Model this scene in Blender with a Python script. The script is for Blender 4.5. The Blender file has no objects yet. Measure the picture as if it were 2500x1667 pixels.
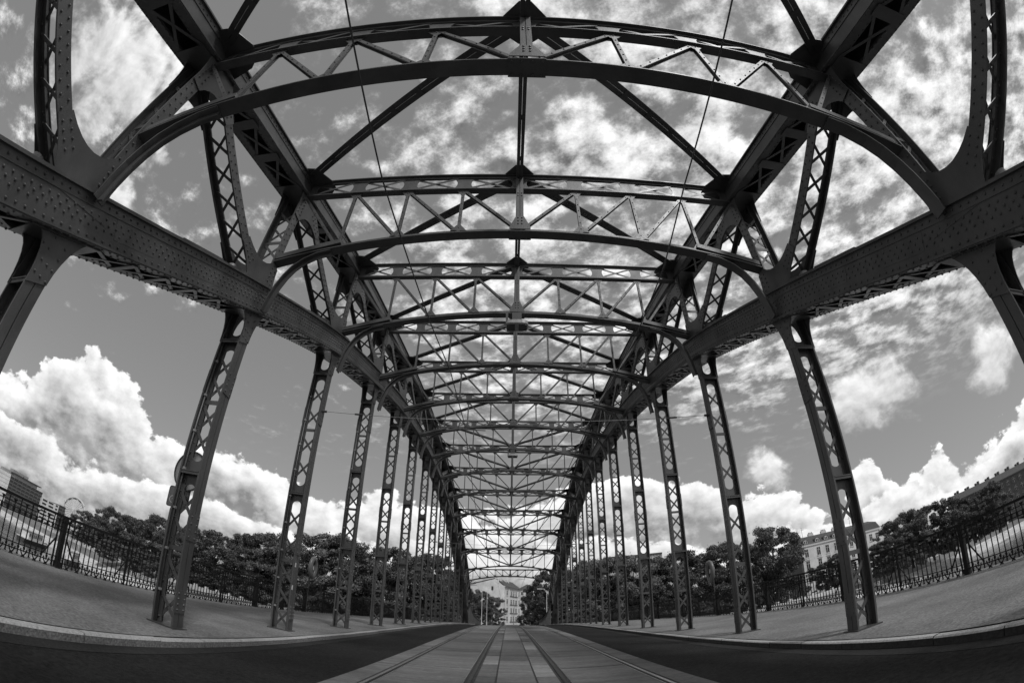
import bpy, math, random
import numpy as np
from mathutils import Matrix, Vector

random.seed(7); RNG = np.random.default_rng(7)
SC = bpy.context.scene
COL = SC.collection
ZO = 1.1                       # eye height above z = 0

# ------------------------------------------------------------------ camera
CAM_PITCH, CAM_YAW, CAM_ROLL, F_PX = math.radians(34.02), math.radians(.07), math.radians(.59), 1139.6
def cam_dir(x, u, f):
    c, s = math.cos(CAM_ROLL), math.sin(CAM_ROLL); x, u = x*c-u*s, x*s+u*c
    y = f*math.cos(CAM_PITCH)-u*math.sin(CAM_PITCH); z = f*math.sin(CAM_PITCH)+u*math.cos(CAM_PITCH)
    c, s = math.cos(CAM_YAW), math.sin(CAM_YAW)
    return Vector((x*c+y*s, -x*s+y*c, z))
cd = bpy.data.cameras.new("camera"); cam = bpy.data.objects.new("camera", cd); COL.objects.link(cam)
r_, u_, f_ = cam_dir(1, 0, 0), cam_dir(0, 1, 0), cam_dir(0, 0, 1)
cam.matrix_world = Matrix(((r_.x, u_.x, -f_.x, -.129), (r_.y, u_.y, -f_.y, 0), (r_.z, u_.z, -f_.z, ZO), (0, 0, 0, 1)))
cd.type = 'PANO'; cd.panorama_type = 'FISHEYE_LENS_POLYNOMIAL'      # a 16 mm fisheye lens
cd.sensor_fit = 'HORIZONTAL'; cd.sensor_width = 36; cd.sensor_height = 36*682/1024
cd.fisheye_fov = math.radians(200)
cd.fisheye_polynomial_k0 = 0; cd.fisheye_polynomial_k1 = -1/(F_PX*36/2500)
cd.fisheye_polynomial_k2 = cd.fisheye_polynomial_k3 = cd.fisheye_polynomial_k4 = 0
cd.clip_start = .05; cd.clip_end = 9000
SC.camera = cam
SC.render.engine = 'CYCLES'
SC.view_settings.view_transform = 'Standard'; SC.view_settings.look = 'None'
SC.view_settings.exposure = 0.38; SC.view_settings.gamma = 1.0

# ------------------------------------------------------------------ sky
SUN_AZ, SUN_EL = math.radians(148), math.radians(52)      # azimuth from +Y towards +X: behind, to the right
W = bpy.data.worlds.new("World"); SC.world = W; W.use_nodes = True
NT = W.node_tree; NT.nodes.clear()
def nd(t, **kw):
    n = NT.nodes.new(t)
    for k, v in kw.items(): setattr(n, k, v)
    return n
def val(sock, v):
    if isinstance(v, (int, float)): sock.default_value = v
    else: NT.links.new(v, sock)
def M(op, a, b=0., c=0., clamp=False):
    n = nd('ShaderNodeMath', operation=op, use_clamp=clamp)
    val(n.inputs[0], a); val(n.inputs[1], b); val(n.inputs[2], c); return n.outputs[0]
def smooth(x, a, b, ta=0., tb=1.):
    n = nd('ShaderNodeMapRange', interpolation_type='SMOOTHSTEP'); val(n.inputs[0], x)
    for k, v in zip((1, 2, 3, 4), (a, b, ta, tb)): val(n.inputs[k], v)
    return n.outputs[0]
def noise(vec, scale, detail=6., rough=.55, dist=0., lac=2.):
    n = nd('ShaderNodeTexNoise'); NT.links.new(vec, n.inputs['Vector'])
    n.inputs['Scale'].default_value = scale; n.inputs['Detail'].default_value = detail
    n.inputs['Roughness'].default_value = rough; n.inputs['Distortion'].default_value = dist; n.inputs['Lacunarity'].default_value = lac
    return n.outputs['Fac']
def comb(x, y, z):
    n = nd('ShaderNodeCombineXYZ'); val(n.inputs[0], x); val(n.inputs[1], y); val(n.inputs[2], z); return n.outputs[0]
def vadd(a, b):
    n = nd('ShaderNodeVectorMath', operation='ADD'); NT.links.new(a, n.inputs[0])
    if isinstance(b, tuple): n.inputs[1].default_value = b
    else: NT.links.new(b, n.inputs[1])
    return n.outputs[0]
def curve(x, pts, lo, hi):
    n = nd('ShaderNodeFloatCurve'); val(n.inputs['Value'], M('DIVIDE', M('SUBTRACT', x, lo), hi-lo, clamp=True))
    c = n.mapping.curves[0]
    pts = [((p[0]-lo)/(hi-lo), p[1]) for p in pts]
    while len(c.points) < len(pts): c.points.new(.5, .5)
    for q, p in zip(c.points, pts): q.location = p; q.handle_type = 'AUTO_CLAMPED'
    n.mapping.update(); return n.outputs[0]
def mixv(f, a, b): return M('ADD', M('MULTIPLY', a, M('SUBTRACT', 1., f)), M('MULTIPLY', b, f))

tc = nd('ShaderNodeTexCoord'); D = tc.outputs['Generated']
nrm = nd('ShaderNodeVectorMath', operation='NORMALIZE'); NT.links.new(D, nrm.inputs[0]); D = nrm.outputs[0]
sp = nd('ShaderNodeSeparateXYZ'); NT.links.new(D, sp.inputs[0]); DX, DY, DZ = sp.outputs
sky = nd('ShaderNodeTexSky', sky_type='NISHITA', sun_disc=False)
sky.sun_elevation = SUN_EL; sky.sun_rotation = SUN_AZ; sky.altitude = 120; sky.air_density = 1.0; sky.dust_density = 1.4
bw = nd('ShaderNodeRGBToBW'); NT.links.new(sky.outputs[0], bw.inputs[0])
AZ = M('DEGREES' if False else 'MULTIPLY', M('ARCTAN2', DX, DY), 180/math.pi)
EL = M('MULTIPLY', M('ARCSINE', DZ), 180/math.pi)
base = M('ADD', M('MULTIPLY', bw.outputs[0], .36), 1.22)
def offs(vec, d): return vadd(vec, d)
# high broken altocumulus: a flat layer seen in perspective
den = M('ADD', M('MAXIMUM', DZ, 0.), .10)
PX, PY = M('DIVIDE', DX, den), M('DIVIDE', DY, den)
rot = math.radians(-28)
QX = M('ADD', M('MULTIPLY', PX, math.cos(rot)), M('MULTIPLY', PY, math.sin(rot)))
QY = M('SUBTRACT', M('MULTIPLY', PY, math.cos(rot)), M('MULTIPLY', PX, math.sin(rot)))
lay = comb(M('MULTIPLY', QX, .92), QY, 3.7)
n_big = noise(lay, 1.1, 3., .5)
HI = dict(scale=8.6, detail=11., rough=.63, dist=.0)
n_mid = noise(lay, **HI); n_off = noise(offs(lay, (.022, -.030, 0.)), **HI)
cover = M('ADD', M('MULTIPLY', DX, .26), M('MULTIPLY', M('SUBTRACT', n_big, .45), .85))
cover = M('ADD', cover, M('MULTIPLY', M('SUBTRACT', DZ, .60), .30))
cover = M('ADD', cover, M('MULTIPLY', M('MULTIPLY', smooth(DX, -.30, -.62), smooth(DZ, .45, .66)), .06))
a1 = M('ADD', n_mid, M('MULTIPLY', cover, .60))
hi_mask = M('MULTIPLY', smooth(a1, .44, .66), smooth(EL, 14., 30.))
hi_lum = M('ADD', M('ADD', 2.45, M('MULTIPLY', smooth(a1, .47, .82), 4.5)), M('MULTIPLY', M('SUBTRACT', n_mid, n_off), 13.))
# cumulus heaps above the horizon: two banks, one behind the other
el_n = comb(M('MULTIPLY', AZ, .06), M('MULTIPLY', EL, .078), 1.3)
def heap(pts, seed, amp, fine, base_l, top_l, fall, lo):
    v0 = vadd(el_n, (seed, seed*1.7, seed*.6))
    shape = noise(v0, 1.25, 3., .5, .2)
    A = dict(scale=3.1, detail=11., rough=.60, dist=.05)
    n0 = noise(v0, **A); n1 = noise(offs(v0, (.03, .055, 0.)), **A)
    big0 = noise(v0, 1.3, 4., .5); big1 = noise(offs(v0, (.05, .10, 0.)), 1.3, 4., .5)
    t = M('MULTIPLY', curve(AZ, pts, -180, 180), 30.)
    e = M('ADD', t, M('ADD', M('MULTIPLY', M('SUBTRACT', shape, .5), amp), M('MULTIPLY', M('SUBTRACT', n0, .5), fine)))
    dep = M('SUBTRACT', e, EL)
    mask = smooth(dep, -.12, .5)
    lum = M('ADD', base_l, M('MULTIPLY', smooth(dep, .3, fall, 1., 0.), top_l))
    lum = M('ADD', lum, M('ADD', M('MULTIPLY', M('SUBTRACT', n0, n1), 13.), M('MULTIPLY', M('SUBTRACT', big0, big1), 8.)))
    thin = smooth(M('ADD', n0, M('MULTIPLY', smooth(dep, 1., fall, 1., 0.), .5)), lo, lo+.16)
    return M('MULTIPLY', mask, thin), M('MINIMUM', M('MAXIMUM', lum, 2.0), 9.5)
back = [(-180, .42), (-120, .40), (-75, .34), (-66, .38), (-60, .54), (-54, .62), (-47, .55), (-42, .46), (-38, .54), (-31, .52), (-24, .46), (-16, .46), (-4, .44),
        (8, .50), (22, .60), (29, .44), (34, .44), (39, .28), (44, .42), (47, .24), (52, .30), (56, .22), (63, .26), (72, .40), (100, .42), (180, .42)]
front = [(-180, .26), (-90, .24), (-66, .30), (-58, .34), (-50, .24), (-42, .28), (-34, .33), (-26, .26), (-15, .30), (0, .28), (15, .30), (26, .22), (33, .30), (40, .20), (47, .24), (54, .16), (63, .24), (90, .26), (180, .26)]
lum = mixv(hi_mask, base, hi_lum)
for h in (heap(back, 0., 12., 11., 2.9, 4.6, 8., .37), heap(front, 5.3, 10., 8., 2.9, 4.2, 5., .40)): lum = mixv(h[0], lum, h[1])
# two stray puffs over the right bank
def puff(az, el, ra, re, seed):
    dx = M('DIVIDE', M('SUBTRACT', AZ, az), ra); dy = M('DIVIDE', M('SUBTRACT', EL, el), re)
    d2 = M('SQRT', M('ADD', M('MULTIPLY', dx, dx), M('MULTIPLY', dy, dy)))
    v0 = vadd(el_n, (seed, seed*1.7, seed)); nn = noise(v0, 3.0, 9., .56, .2); n2 = noise(offs(v0, (.03, .05, 0.)), 3.0, 9., .56, .2)
    v = M('ADD', M('SUBTRACT', 1., d2), M('MULTIPLY', M('SUBTRACT', nn, .5), 2.4))
    return smooth(v, .0, .55), M('ADD', M('ADD', 5.6, M('MULTIPLY', dy, 2.0)), M('MULTIPLY', M('SUBTRACT', nn, n2), 10.))
for a in ((47.2, 18.8, 7.2, 4.8, 2.), (33., 14.5, 3.8, 2.8, 7.), (63.5, 15.5, 4., 3.4, 5.), (-77., 43.5, 15., 8.5, 11.), (-66., 33.5, 6., 3.6, 3.)):
    m_, l_ = puff(*a); lum = mixv(m_, lum, l_)
lum = mixv(smooth(EL, -4., -.5, 1., 0.), lum, 2.2)
bg = nd('ShaderNodeBackground'); bg.inputs['Strength'].default_value = .1
NT.links.new(lum, bg.inputs['Color'])
wo = nd('ShaderNodeOutputWorld'); NT.links.new(bg.outputs[0], wo.inputs[0])
W.cycles.sampling_method = 'MANUAL'; W.cycles.sample_map_resolution = 1024

sl = bpy.data.lights.new("sun", 'SUN'); so = bpy.data.objects.new("sun", sl); COL.objects.link(so)
sl.energy = 1.5; sl.angle = math.radians(8); sl.color = (1, 1, 1)
sd = Vector((math.sin(SUN_AZ)*math.cos(SUN_EL), math.cos(SUN_AZ)*math.cos(SUN_EL), math.sin(SUN_EL)))
so.rotation_euler = sd.to_track_quat('Z', 'Y').to_euler(); so.location = (0, 0, 60)

# ------------------------------------------------------------------ materials
MATS = {}
def mat(name, v, rough=.6, var=.25, scale=3., bump=0., bscale=40., metal=0., var2=0., scale2=.4, spec=.5, coat=None, stretch=None):
    m = bpy.data.materials.new(name); m.use_nodes = True; t = m.node_tree; b = t.nodes['Principled BSDF']
    b.inputs['Roughness'].default_value = rough; b.inputs['Metallic'].default_value = metal
    b.inputs['Specular IOR Level'].default_value = spec
    b.inputs['Base Color'].default_value = (v, v, v, 1)
    co = t.nodes.new('ShaderNodeNewGeometry').outputs['Position']
    if stretch:
        mp = t.nodes.new('ShaderNodeMapping'); mp.inputs['Scale'].default_value = stretch
        t.links.new(co, mp.inputs[0]); co = mp.outputs[0]
    def nz(s, d, r=.6):
        n = t.nodes.new('ShaderNodeTexNoise'); t.links.new(co, n.inputs['Vector'])
        n.inputs['Scale'].default_value = s; n.inputs['Detail'].default_value = d; n.inputs['Roughness'].default_value = r
        return n.outputs['Fac']
    def mr(x, a, b_):
        n = t.nodes.new('ShaderNodeMapRange'); t.links.new(x, n.inputs[0]); n.inputs[1].default_value = .25; n.inputs[2].default_value = .75
        n.inputs[3].default_value = a; n.inputs[4].default_value = b_; return n.outputs[0]
    if var:
        x = mr(nz(scale, 8), v*(1-var), v*(1+var))
        if var2:
            mm = t.nodes.new('ShaderNodeMath'); mm.operation = 'MULTIPLY'
            t.links.new(x, mm.inputs[0]); t.links.new(mr(nz(scale2, 4), 1-var2, 1+var2), mm.inputs[1]); x = mm.outputs[0]
        t.links.new(x, b.inputs['Base Color'])
        t.links.new(mr(nz(scale*.7, 5), max(.05, rough-.12), min(1, rough+.12)), b.inputs['Roughness'])
    if bump:
        bn = t.nodes.new('ShaderNodeBump'); bn.inputs['Strength'].default_value = bump; bn.inputs['Distance'].default_value = .02
        t.links.new(nz(bscale, 6), bn.inputs['Height']); t.links.new(bn.outputs[0], b.inputs['Normal'])
    if name.startswith('leaf'):
        oi = t.nodes.new('ShaderNodeObjectInfo'); k = t.nodes.new('ShaderNodeMapRange'); t.links.new(oi.outputs['Random'], k.inputs[0]); k.inputs[3].default_value = .8; k.inputs[4].default_value = 1.75
        mm = t.nodes.new('ShaderNodeMath'); mm.operation = 'MULTIPLY'; t.links.new(x, mm.inputs[0]); t.links.new(k.outputs[0], mm.inputs[1]); t.links.new(mm.outputs[0], b.inputs['Base Color'])
    MATS[name] = m; return m
STEEL = mat('painted_steel', .072, .42, .34, 3.0, .10, 50, var2=.30, scale2=.9, stretch=(1, 1, .45))
STEEL2 = mat('painted_steel_dark', .05, .5, .2, 3)
IRON = mat('railing_iron', .012, .6, .3, 9, spec=.25)
ASPH = mat('asphalt', .0155, .9, .75, 20, .6, 60, var2=.35, scale2=1.2, spec=.15)
ASPH2 = mat('gutter_asphalt', .024, .9, .4, 30, .4, 60, var2=.3, scale2=1.5, spec=.2)
PAVE = mat('pavement_asphalt', .165, .9, .6, 22, .8, 45, var2=.38, scale2=.7)
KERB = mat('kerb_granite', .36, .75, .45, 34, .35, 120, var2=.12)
KERBF = mat('kerb_granite_face', .17, .8, .75, 40, .5, 60, var2=.2)  # left kerb face: same granite, darker than the top, shading painted in
KERBD = mat('kerb_granite_shaded', .035, .8, .6, 30, .4, 60, var2=.4)  # right kerb face turned from the sun: its shade is put into the colour
CONC = mat('track_concrete', .145, .8, .55, 34, .5, 50, var2=.42, scale2=2.2, stretch=(.34, 1.6, 1))
CONC2 = mat('track_concrete_pale', .215, .8, .55, 34, .5, 50, var2=.40, scale2=2.2, stretch=(.34, 1.6, 1))
CONC3 = mat('track_concrete_grey', .105, .8, .55, 34, .5, 50, var2=.40, scale2=2.2, stretch=(.34, 1.6, 1))
RAILM = mat('rail_steel', .34, .35, .3, 20, metal=1.0, stretch=(8, .6, 8))
RAILD = mat('rail_steel_dull', .045, .5, .3, 20, metal=.6)
BITU = mat('rail_bitumen', .018, .6, .3, 20)
BARK = mat('bark', .05, .9, .35, 6, .5, 30)
LEAF = [mat('leaf_dark', .062, .55, .4, .5), mat('leaf_mid', .078, .55, .4, .5), mat('leaf_pale', .095, .55, .4, .5)]
STONE = mat('bank_stone', .5, .9, .5, 1.2, .6, 4, var2=.3, scale2=.12)
GRASS = mat('bank_grass', .16, .95, .4, 2, .6, 8, var2=.3, scale2=.1)
PLAST = mat('render_plaster', .66, .9, .12, .6, var2=.12, scale2=.15)
PLAST2 = mat('weathered_plaster', .58, .9, .3, .35, var2=.25, scale2=.12)
PLAST3 = mat('dark_brickwork', .10, .9, .25, 1.2)
ROOF = mat('roof_tiles', .07, .8, .3, 4, .4, 10)
TRIM = mat('white_trim', .62, .7, .08, 2)
GLASS = mat('window_glass', .03, .12, .3, 1.)
WHITE = mat('white_paint', .66, .5, .08, 3)
COND = mat('conduit_steel', .11, .4, .2, 8)
GALV = mat('galvanised_steel', .30, .4, .2, 8)
LBUOY = mat('lifebuoy_plastic', .13, .4, .15, 3)
BANDM = mat('facade_band', .035, .5, .3, 1)
WATER = mat('river_water', .05, .12, .2, .2, .55, 1.3, stretch=(.5, 1.6, 1))

# ------------------------------------------------------------------ mesh helpers
class MB:
    def __init__(s): s.v = []; s.f = []; s.n = 0
    def add(s, v, f):
        s.v.append(np.asarray(v, float).reshape(-1, 3)); s.f += [tuple(i+s.n for i in q) for q in f]; s.n += len(s.v[-1]); return s
    BF = [(0, 3, 2, 1), (4, 5, 6, 7), (0, 1, 5, 4), (1, 2, 6, 5), (2, 3, 7, 6), (3, 0, 4, 7)]
    def box(s, x0, x1, y0, y1, z0, z1):
        return s.add([(x0, y0, z0), (x1, y0, z0), (x1, y1, z0), (x0, y1, z0), (x0, y0, z1), (x1, y0, z1), (x1, y1, z1), (x0, y1, z1)], MB.BF)
    def bar(s, p, q, w, h, up=(0, 0, 1)):
        p, q, up = np.array(p, float), np.array(q, float), np.array(up, float)
        d = q-p; d /= np.linalg.norm(d); a = np.cross(d, up); a /= max(np.linalg.norm(a), 1e-9); b = np.cross(a, d)
        a *= w/2; b *= h/2
        return s.add([p-a-b, p+a-b, p+a+b, p-a+b, q-a-b, q+a-b, q+a+b, q-a+b], MB.BF)
    def prism(s, poly, fn, t0, t1):
        """poly: (u, v) list; fn(u, v, t) -> xyz; extruded from t0 to t1"""
        n = len(poly); v = [fn(u, w, t0) for u, w in poly]+[fn(u, w, t1) for u, w in poly]
        f = [tuple(range(n-1, -1, -1)), tuple(range(n, 2*n))]+[(i, (i+1) % n, n+(i+1) % n, n+i) for i in range(n)]
        return s.add(v, f)
    def sweep(s, rings, closed=True):
        rings = [np.asarray(r, float) for r in rings]; k = len(rings[0]); m = len(rings)
        f = [tuple(range(k-1, -1, -1)), tuple((m-1)*k+i for i in range(k))] if closed else []
        for j in range(m-1):
            for i in range(k): f.append((j*k+i, j*k+(i+1) % k, (j+1)*k+(i+1) % k, (j+1)*k+i))
        return s.add(np.concatenate(rings), f)
    def tube(s, pts, r, n=6):
        pts = np.asarray(pts, float); r = np.broadcast_to(r, (len(pts),)); rings = []
        for i, p in enumerate(pts):
            d = pts[min(i+1, len(pts)-1)]-pts[max(i-1, 0)]; d /= np.linalg.norm(d)
            up = np.array((0, 0, 1.)) if abs(d[2]) < .9 else np.array((1., 0, 0))
            a = np.cross(d, up); a /= np.linalg.norm(a); b = np.cross(a, d)
            t = np.arange(n)*2*math.pi/n
            rings.append(p+r[i]*(np.cos(t)[:, None]*a+np.sin(t)[:, None]*b))
        return s.sweep(rings)
    def rivets(s, pos, nrm, r=.017, h=.013):
        nrm = np.array(nrm, float); nrm /= np.linalg.norm(nrm)
        up = np.array((0, 0, 1.)) if abs(nrm[2]) < .9 else np.array((0, 1., 0))
        a = np.cross(nrm, up); a /= np.linalg.norm(a); b = np.cross(nrm, a)
        t = np.arange(6)*math.pi/3; c = np.cos(t)[:, None]*a+np.sin(t)[:, None]*b
        one = np.concatenate([c*r, c*r*.62+nrm*h*.75, [nrm*h]])
        fc = [(i, (i+1) % 6, 6+(i+1) % 6, 6+i) for i in range(6)]+[(6+i, 6+(i+1) % 6, 12) for i in range(6)]
        for p in pos: s.add(one+np.asarray(p, float), fc)
        return s
    def build(s, name, m, parent=None, kind=None, smooth=False):
        me = bpy.data.meshes.new(name); me.from_pydata(np.concatenate(s.v) if s.v else [], [], s.f)
        for x in (m if isinstance(m, (list, tuple)) else [m]): me.materials.append(x)
        if smooth: me.polygons.foreach_set('use_smooth', [True]*len(me.polygons))
        o = bpy.data.objects.new(name, me); COL.objects.link(o)
        if parent: o.parent = parent
        if kind: o['kind'] = kind
        return o
def empty(name, label, cat, group=None, loc=(0, 0, 0), rz=0, kind=None):
    o = bpy.data.objects.new(name, None); COL.objects.link(o); o.location = loc; o.rotation_euler = (0, 0, rz)
    o.empty_display_size = .2
    return tag(o, label, cat, group, kind)
def tag(o, label, cat, group=None, kind=None):
    o['label'] = label; o['category'] = cat
    if group: o['group'] = group
    if kind: o['kind'] = kind
    return o
def part(name, parent=None):
    o = bpy.data.objects.new(name, None); COL.objects.link(o); o.empty_display_size = .2
    if parent: o.parent = parent
    return o
def copy_obj(o, parent, loc=None):
    c = o.copy(); COL.objects.link(c); c.parent = parent
    if loc is not None: c.location = loc
    return c
_unit = {}
def bar_obj(name, p, q, w, h, up, m, parent):
    """a flat bar between two points: one shared unit block, placed by its matrix"""
    if m.name not in _unit:
        b = MB().box(-.5, .5, -.5, .5, -.5, .5); t = b.build('flat_bar', m); _unit[m.name] = t.data; bpy.data.objects.remove(t)
    p, q, up = Vector(p), Vector(q), Vector(up); d = q-p; L = d.length; d.normalize()
    a = d.cross(up).normalized(); b = a.cross(d)
    o = bpy.data.objects.new(name, _unit[m.name]); COL.objects.link(o); o.parent = parent
    mid = (p+q)/2
    o.matrix_local = Matrix(((a.x*w, d.x*L, b.x*h, mid.x), (a.y*w, d.y*L, b.y*h, mid.y), (a.z*w, d.z*L, b.z*h, mid.z), (0, 0, 0, 1)))
    return o
def spline(xs, ys):
    xs, ys = np.array(xs, float), np.array(ys, float); m = np.gradient(ys, xs)
    def f(x):
        x = np.asarray(x, float); k = np.clip(np.searchsorted(xs, x)-1, 0, len(xs)-2); h = xs[k+1]-xs[k]; t = (x-xs[k])/h
        return (2*t**3-3*t**2+1)*ys[k]+(t**3-2*t**2+t)*h*m[k]+(-2*t**3+3*t**2)*ys[k+1]+(t**3-t**2)*h*m[k+1]
    return f

# ------------------------------------------------------------------ levels
PANEL = 3.79
def YN(i): return 2.09+PANEL*i-.12                     # node planes along the bridge
def deck(y):                                           # pavement level at the posts
    y = np.asarray(y, float)
    z = -.411-.000576*(np.minimum(y, 47)-33)**2
    return np.where(y > 47, -.5239-(y-47)*.0165, z)+ZO
KX, RX, POSTX = 4.08, 9.2, 4.80
def road_z(y): return deck(y)-.135

# ------------------------------------------------------------------ ground, river, road, pavements
def sheet(name, xs, ys, zf, m, parent=None, thick=0.):
    b = MB(); v = [(x, y, zf(x, y)) for y in ys for x in xs]; nx = len(xs)
    f = [(j*nx+i, j*nx+i+1, (j+1)*nx+i+1, (j+1)*nx+i) for j in range(len(ys)-1) for i in range(nx-1)]
    return b.add(v, f).build(name, m, parent)
WATER_Z, BANK_Z = ZO-7.0, ZO-2.9
tag(sheet('river', [-4000, -600, -100, 0, 100, 600, 4000], [-3000, -200, 0, 60, 200, 1000, 5000], lambda x, y: WATER_Z, WATER),
    'rippled grey river under the bridge', 'river', kind='structure')
BANK = [(-4000, 1500), (-1200, 560), (-600, 300), (-350, 178), (-230, 140), (-150, 112), (-100, 92), (-60, 78), (-28, 62), (-11, 57), (0, 56), (11, 57), (28, 62), (60, 78), (94, 94), (173, 106), (400, 140), (900, 230), (4000, 900)]
b = MB(); xs = [p[0] for p in BANK]; ys = np.array([p[1] for p in BANK], float); nb = len(BANK)
v = []
for off, z in ((0, BANK_Z-1.9), (5, BANK_Z), (5000, BANK_Z)): v += [(x, y+off, z) for x, y in zip(xs, ys)]
b.add(v, [(j*nb+i, j*nb+i+1, (j+1)*nb+i+1, (j+1)*nb+i) for j in range(2) for i in range(nb-1)])
tag(b.build('ground', GRASS), 'grassy far bank running to the horizon', 'ground', kind='structure')
b = MB()
for i in range(nb-1):
    (x0, y0), (x1, y1) = BANK[i], BANK[i+1]; n = max(1, int(min(40, math.hypot(x1-x0, y1-y0)/7))) if abs(x0) < 700 and abs(x1) < 700 else 1
    for k in range(n):
        a0, a1 = k/n, (k+1)/n
        p = (x0+(x1-x0)*a0, y0+(y1-y0)*a0); q = (x0+(x1-x0)*a1, y0+(y1-y0)*a1)
        b.add([(p[0], p[1]-6, WATER_Z-.3), (q[0], q[1]-6, WATER_Z-.3), (q[0], q[1]-.2, BANK_Z-1.75), (p[0], p[1]-.2, BANK_Z-1.75), (p[0], p[1]+.6, BANK_Z-1.75), (q[0], q[1]+.6, BANK_Z-1.75)],
              [(0, 1, 2, 3), (3, 2, 5, 4)])
tag(b.build('embankment', STONE), 'pale stone embankment sloping into the river', 'embankment', kind='structure')
b = MB(); b.box(-4000, 4000, -3000, -5, WATER_Z-1, BANK_Z-.5)
tag(b.build('near_ground', GRASS), 'grassy near bank behind the bridge end', 'ground', kind='structure')

YS = list(np.arange(-14, 70, 1.0))+list(range(70, 231, 8))
def strip(name, x0, x1, m, dz=0., zf=road_z, parent=None, ys=YS, nx=2):
    return sheet(name, list(np.linspace(x0, x1, nx)), ys, lambda x, y: float(zf(y))+dz, m, parent)
road = empty('road', 'dark asphalt carriageway with concrete tram track bed down its middle', 'road', kind='structure')
o = strip('asphalt', -KX, KX, ASPH, 0, parent=road)
for s in (-1, 1): strip('gutter', s*KX, s*(KX-.27), ASPH2, .004, parent=road)
# concrete slabs of the track bed
LANES = [(-2.26, -1.93, 4.0, .0), (-1.80, -.72, 3.06, 0.), (-.58, -.305, 1.53, .6), (-.285, .26, 6.1, 1.4), (.28, .58, 1.53, .6), (.72, 1.80, 3.06, 0.), (1.93, 2.26, 4.0, .9)]
for x0, x1, L, off in LANES:
    y = -4+off; jj = 0
    while y < 64:
        l = L if y < 40 else L*2
        bb = MB(); seg = 3; yy = np.linspace(y+.024, y+l-.024, seg)
        dz = random.uniform(.008, .013)
        v = []
        for t in yy:
            z = float(road_z(t)); v += [(x0, t, z-.03), (x1, t, z-.03), (x1-.004, t, z+dz), (x0+.004, t, z+dz)]
        f = [(0, 1, 2, 3), tuple((seg-1)*4+k for k in (3, 2, 1, 0))]
        for j in range(seg-1): f += [(j*4+k, j*4+(k+1) % 4, j*4+4+(k+1) % 4, j*4+4+k) for k in range(4)]
        bb.add(v, f).build('concrete_slab', random.choice([CONC, CONC, CONC2, CONC3]), road)
        y += l; jj += 1
strip('joint_bed', -2.26, 2.26, BITU, .003, parent=road, ys=[y for y in YS if y <= 70])
for s, txt in ((-1, 'tram track towards the river wheel side of the road'), (1, 'tram track towards the townhouse side of the road')):
    tr = empty('tram_track', txt.replace('towards the river wheel side of the road', 'of two grooved rails nearest the bicycle sign post').replace('towards the townhouse side of the road', 'of two grooved rails on the townhouse side'), 'tram track', 'tram tracks on the bridge')
    for xr in (.65, 1.865):
        sg = -1 if xr < 1 else 1                       # groove lies on the gauge side
        ra = part('rail', tr)
        def prof(x0, x1, dz0, dz1, m, nm):
            bb = MB(); rings = []
            for y in [t for t in YS if t <= 78]:
                z = float(road_z(y)); rings.append([(s*x0, y, z+dz0), (s*x1, y, z+dz0), (s*x1, y, z+dz1), (s*x0, y, z+dz1)])
            bb.sweep(rings).build(nm, m, ra)
        prof(xr-.024, xr+.024, -.05, .016, RAILM if xr > 1 else RAILD, 'rail_head')
        prof(xr-sg*.068, xr-sg*.080, -.05, .012, RAILM, 'rail_lip')
        prof(xr-.13, xr+.13, -.06, -.012, BITU, 'groove_bed')
# pavements and kerb stones
for s in (-1, 1):
    pv = empty('pavement', 'broad granular pavement beside the signposts and lattice posts' if s < 0 else 'broad granular pavement on the townhouse side', 'pavement', kind='structure')
    def pz(x, y): return float(deck(y))-.03*max(0, (4.6-abs(x))/.5)-.012*max(0, abs(x)-5)
    xx = [s*t for t in (KX+.13, 4.6, 5.2, 7, RX+.35)]
    sheet('paving', xx, YS, pz, PAVE, pv)
    bb = MB()
    for j in range(len(YS)-1):
        if YS[j+1] > 60: break
        y0, y1 = YS[j], YS[j+1]; z0, z1 = float(deck(y0)), float(deck(y1)); xo = s*(RX+.35)
        bb.add([(xo, y0, z0-.06), (xo, y1, z1-.06), (xo, y1, z1-.9), (xo, y0, z0-.9), (s*4, y0, z0-.9), (s*4, y1, z1-.9)], [(0, 1, 2, 3), (3, 2, 5, 4)])
    bb.build('edge_girder', STEEL2, pv)
    y = -6.; tmpl = {}
    joints = []
    while y < 58: 
        l = random.choice([.95, 1.0, 1.25, 1.65]); joints.append((y, l)); y += l
    for y, l in joints:
        if l not in tmpl:
            g = .006; x0, x1 = s*KX, s*(KX+.13); c = s*.018
            t = MB(); a = [(x0, -.16), (x0, -.018), (x0+c, 0), (x1, 0), (x1, -.16)]
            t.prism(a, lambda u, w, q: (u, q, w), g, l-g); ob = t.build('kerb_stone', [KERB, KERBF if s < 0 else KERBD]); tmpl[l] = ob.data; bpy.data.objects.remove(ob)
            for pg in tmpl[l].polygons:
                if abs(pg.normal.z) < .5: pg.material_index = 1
        ob = bpy.data.objects.new('kerb_stone', tmpl[l]); COL.objects.link(ob); ob.parent = pv
        z0, z1 = float(deck(y)), float(deck(y+l)); ob.location = (random.uniform(-.004, .004), y, z0-.034+random.uniform(-.003, .003)); ob.rotation_euler = (math.atan2(z1-z0, l), 0, 0)

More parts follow.
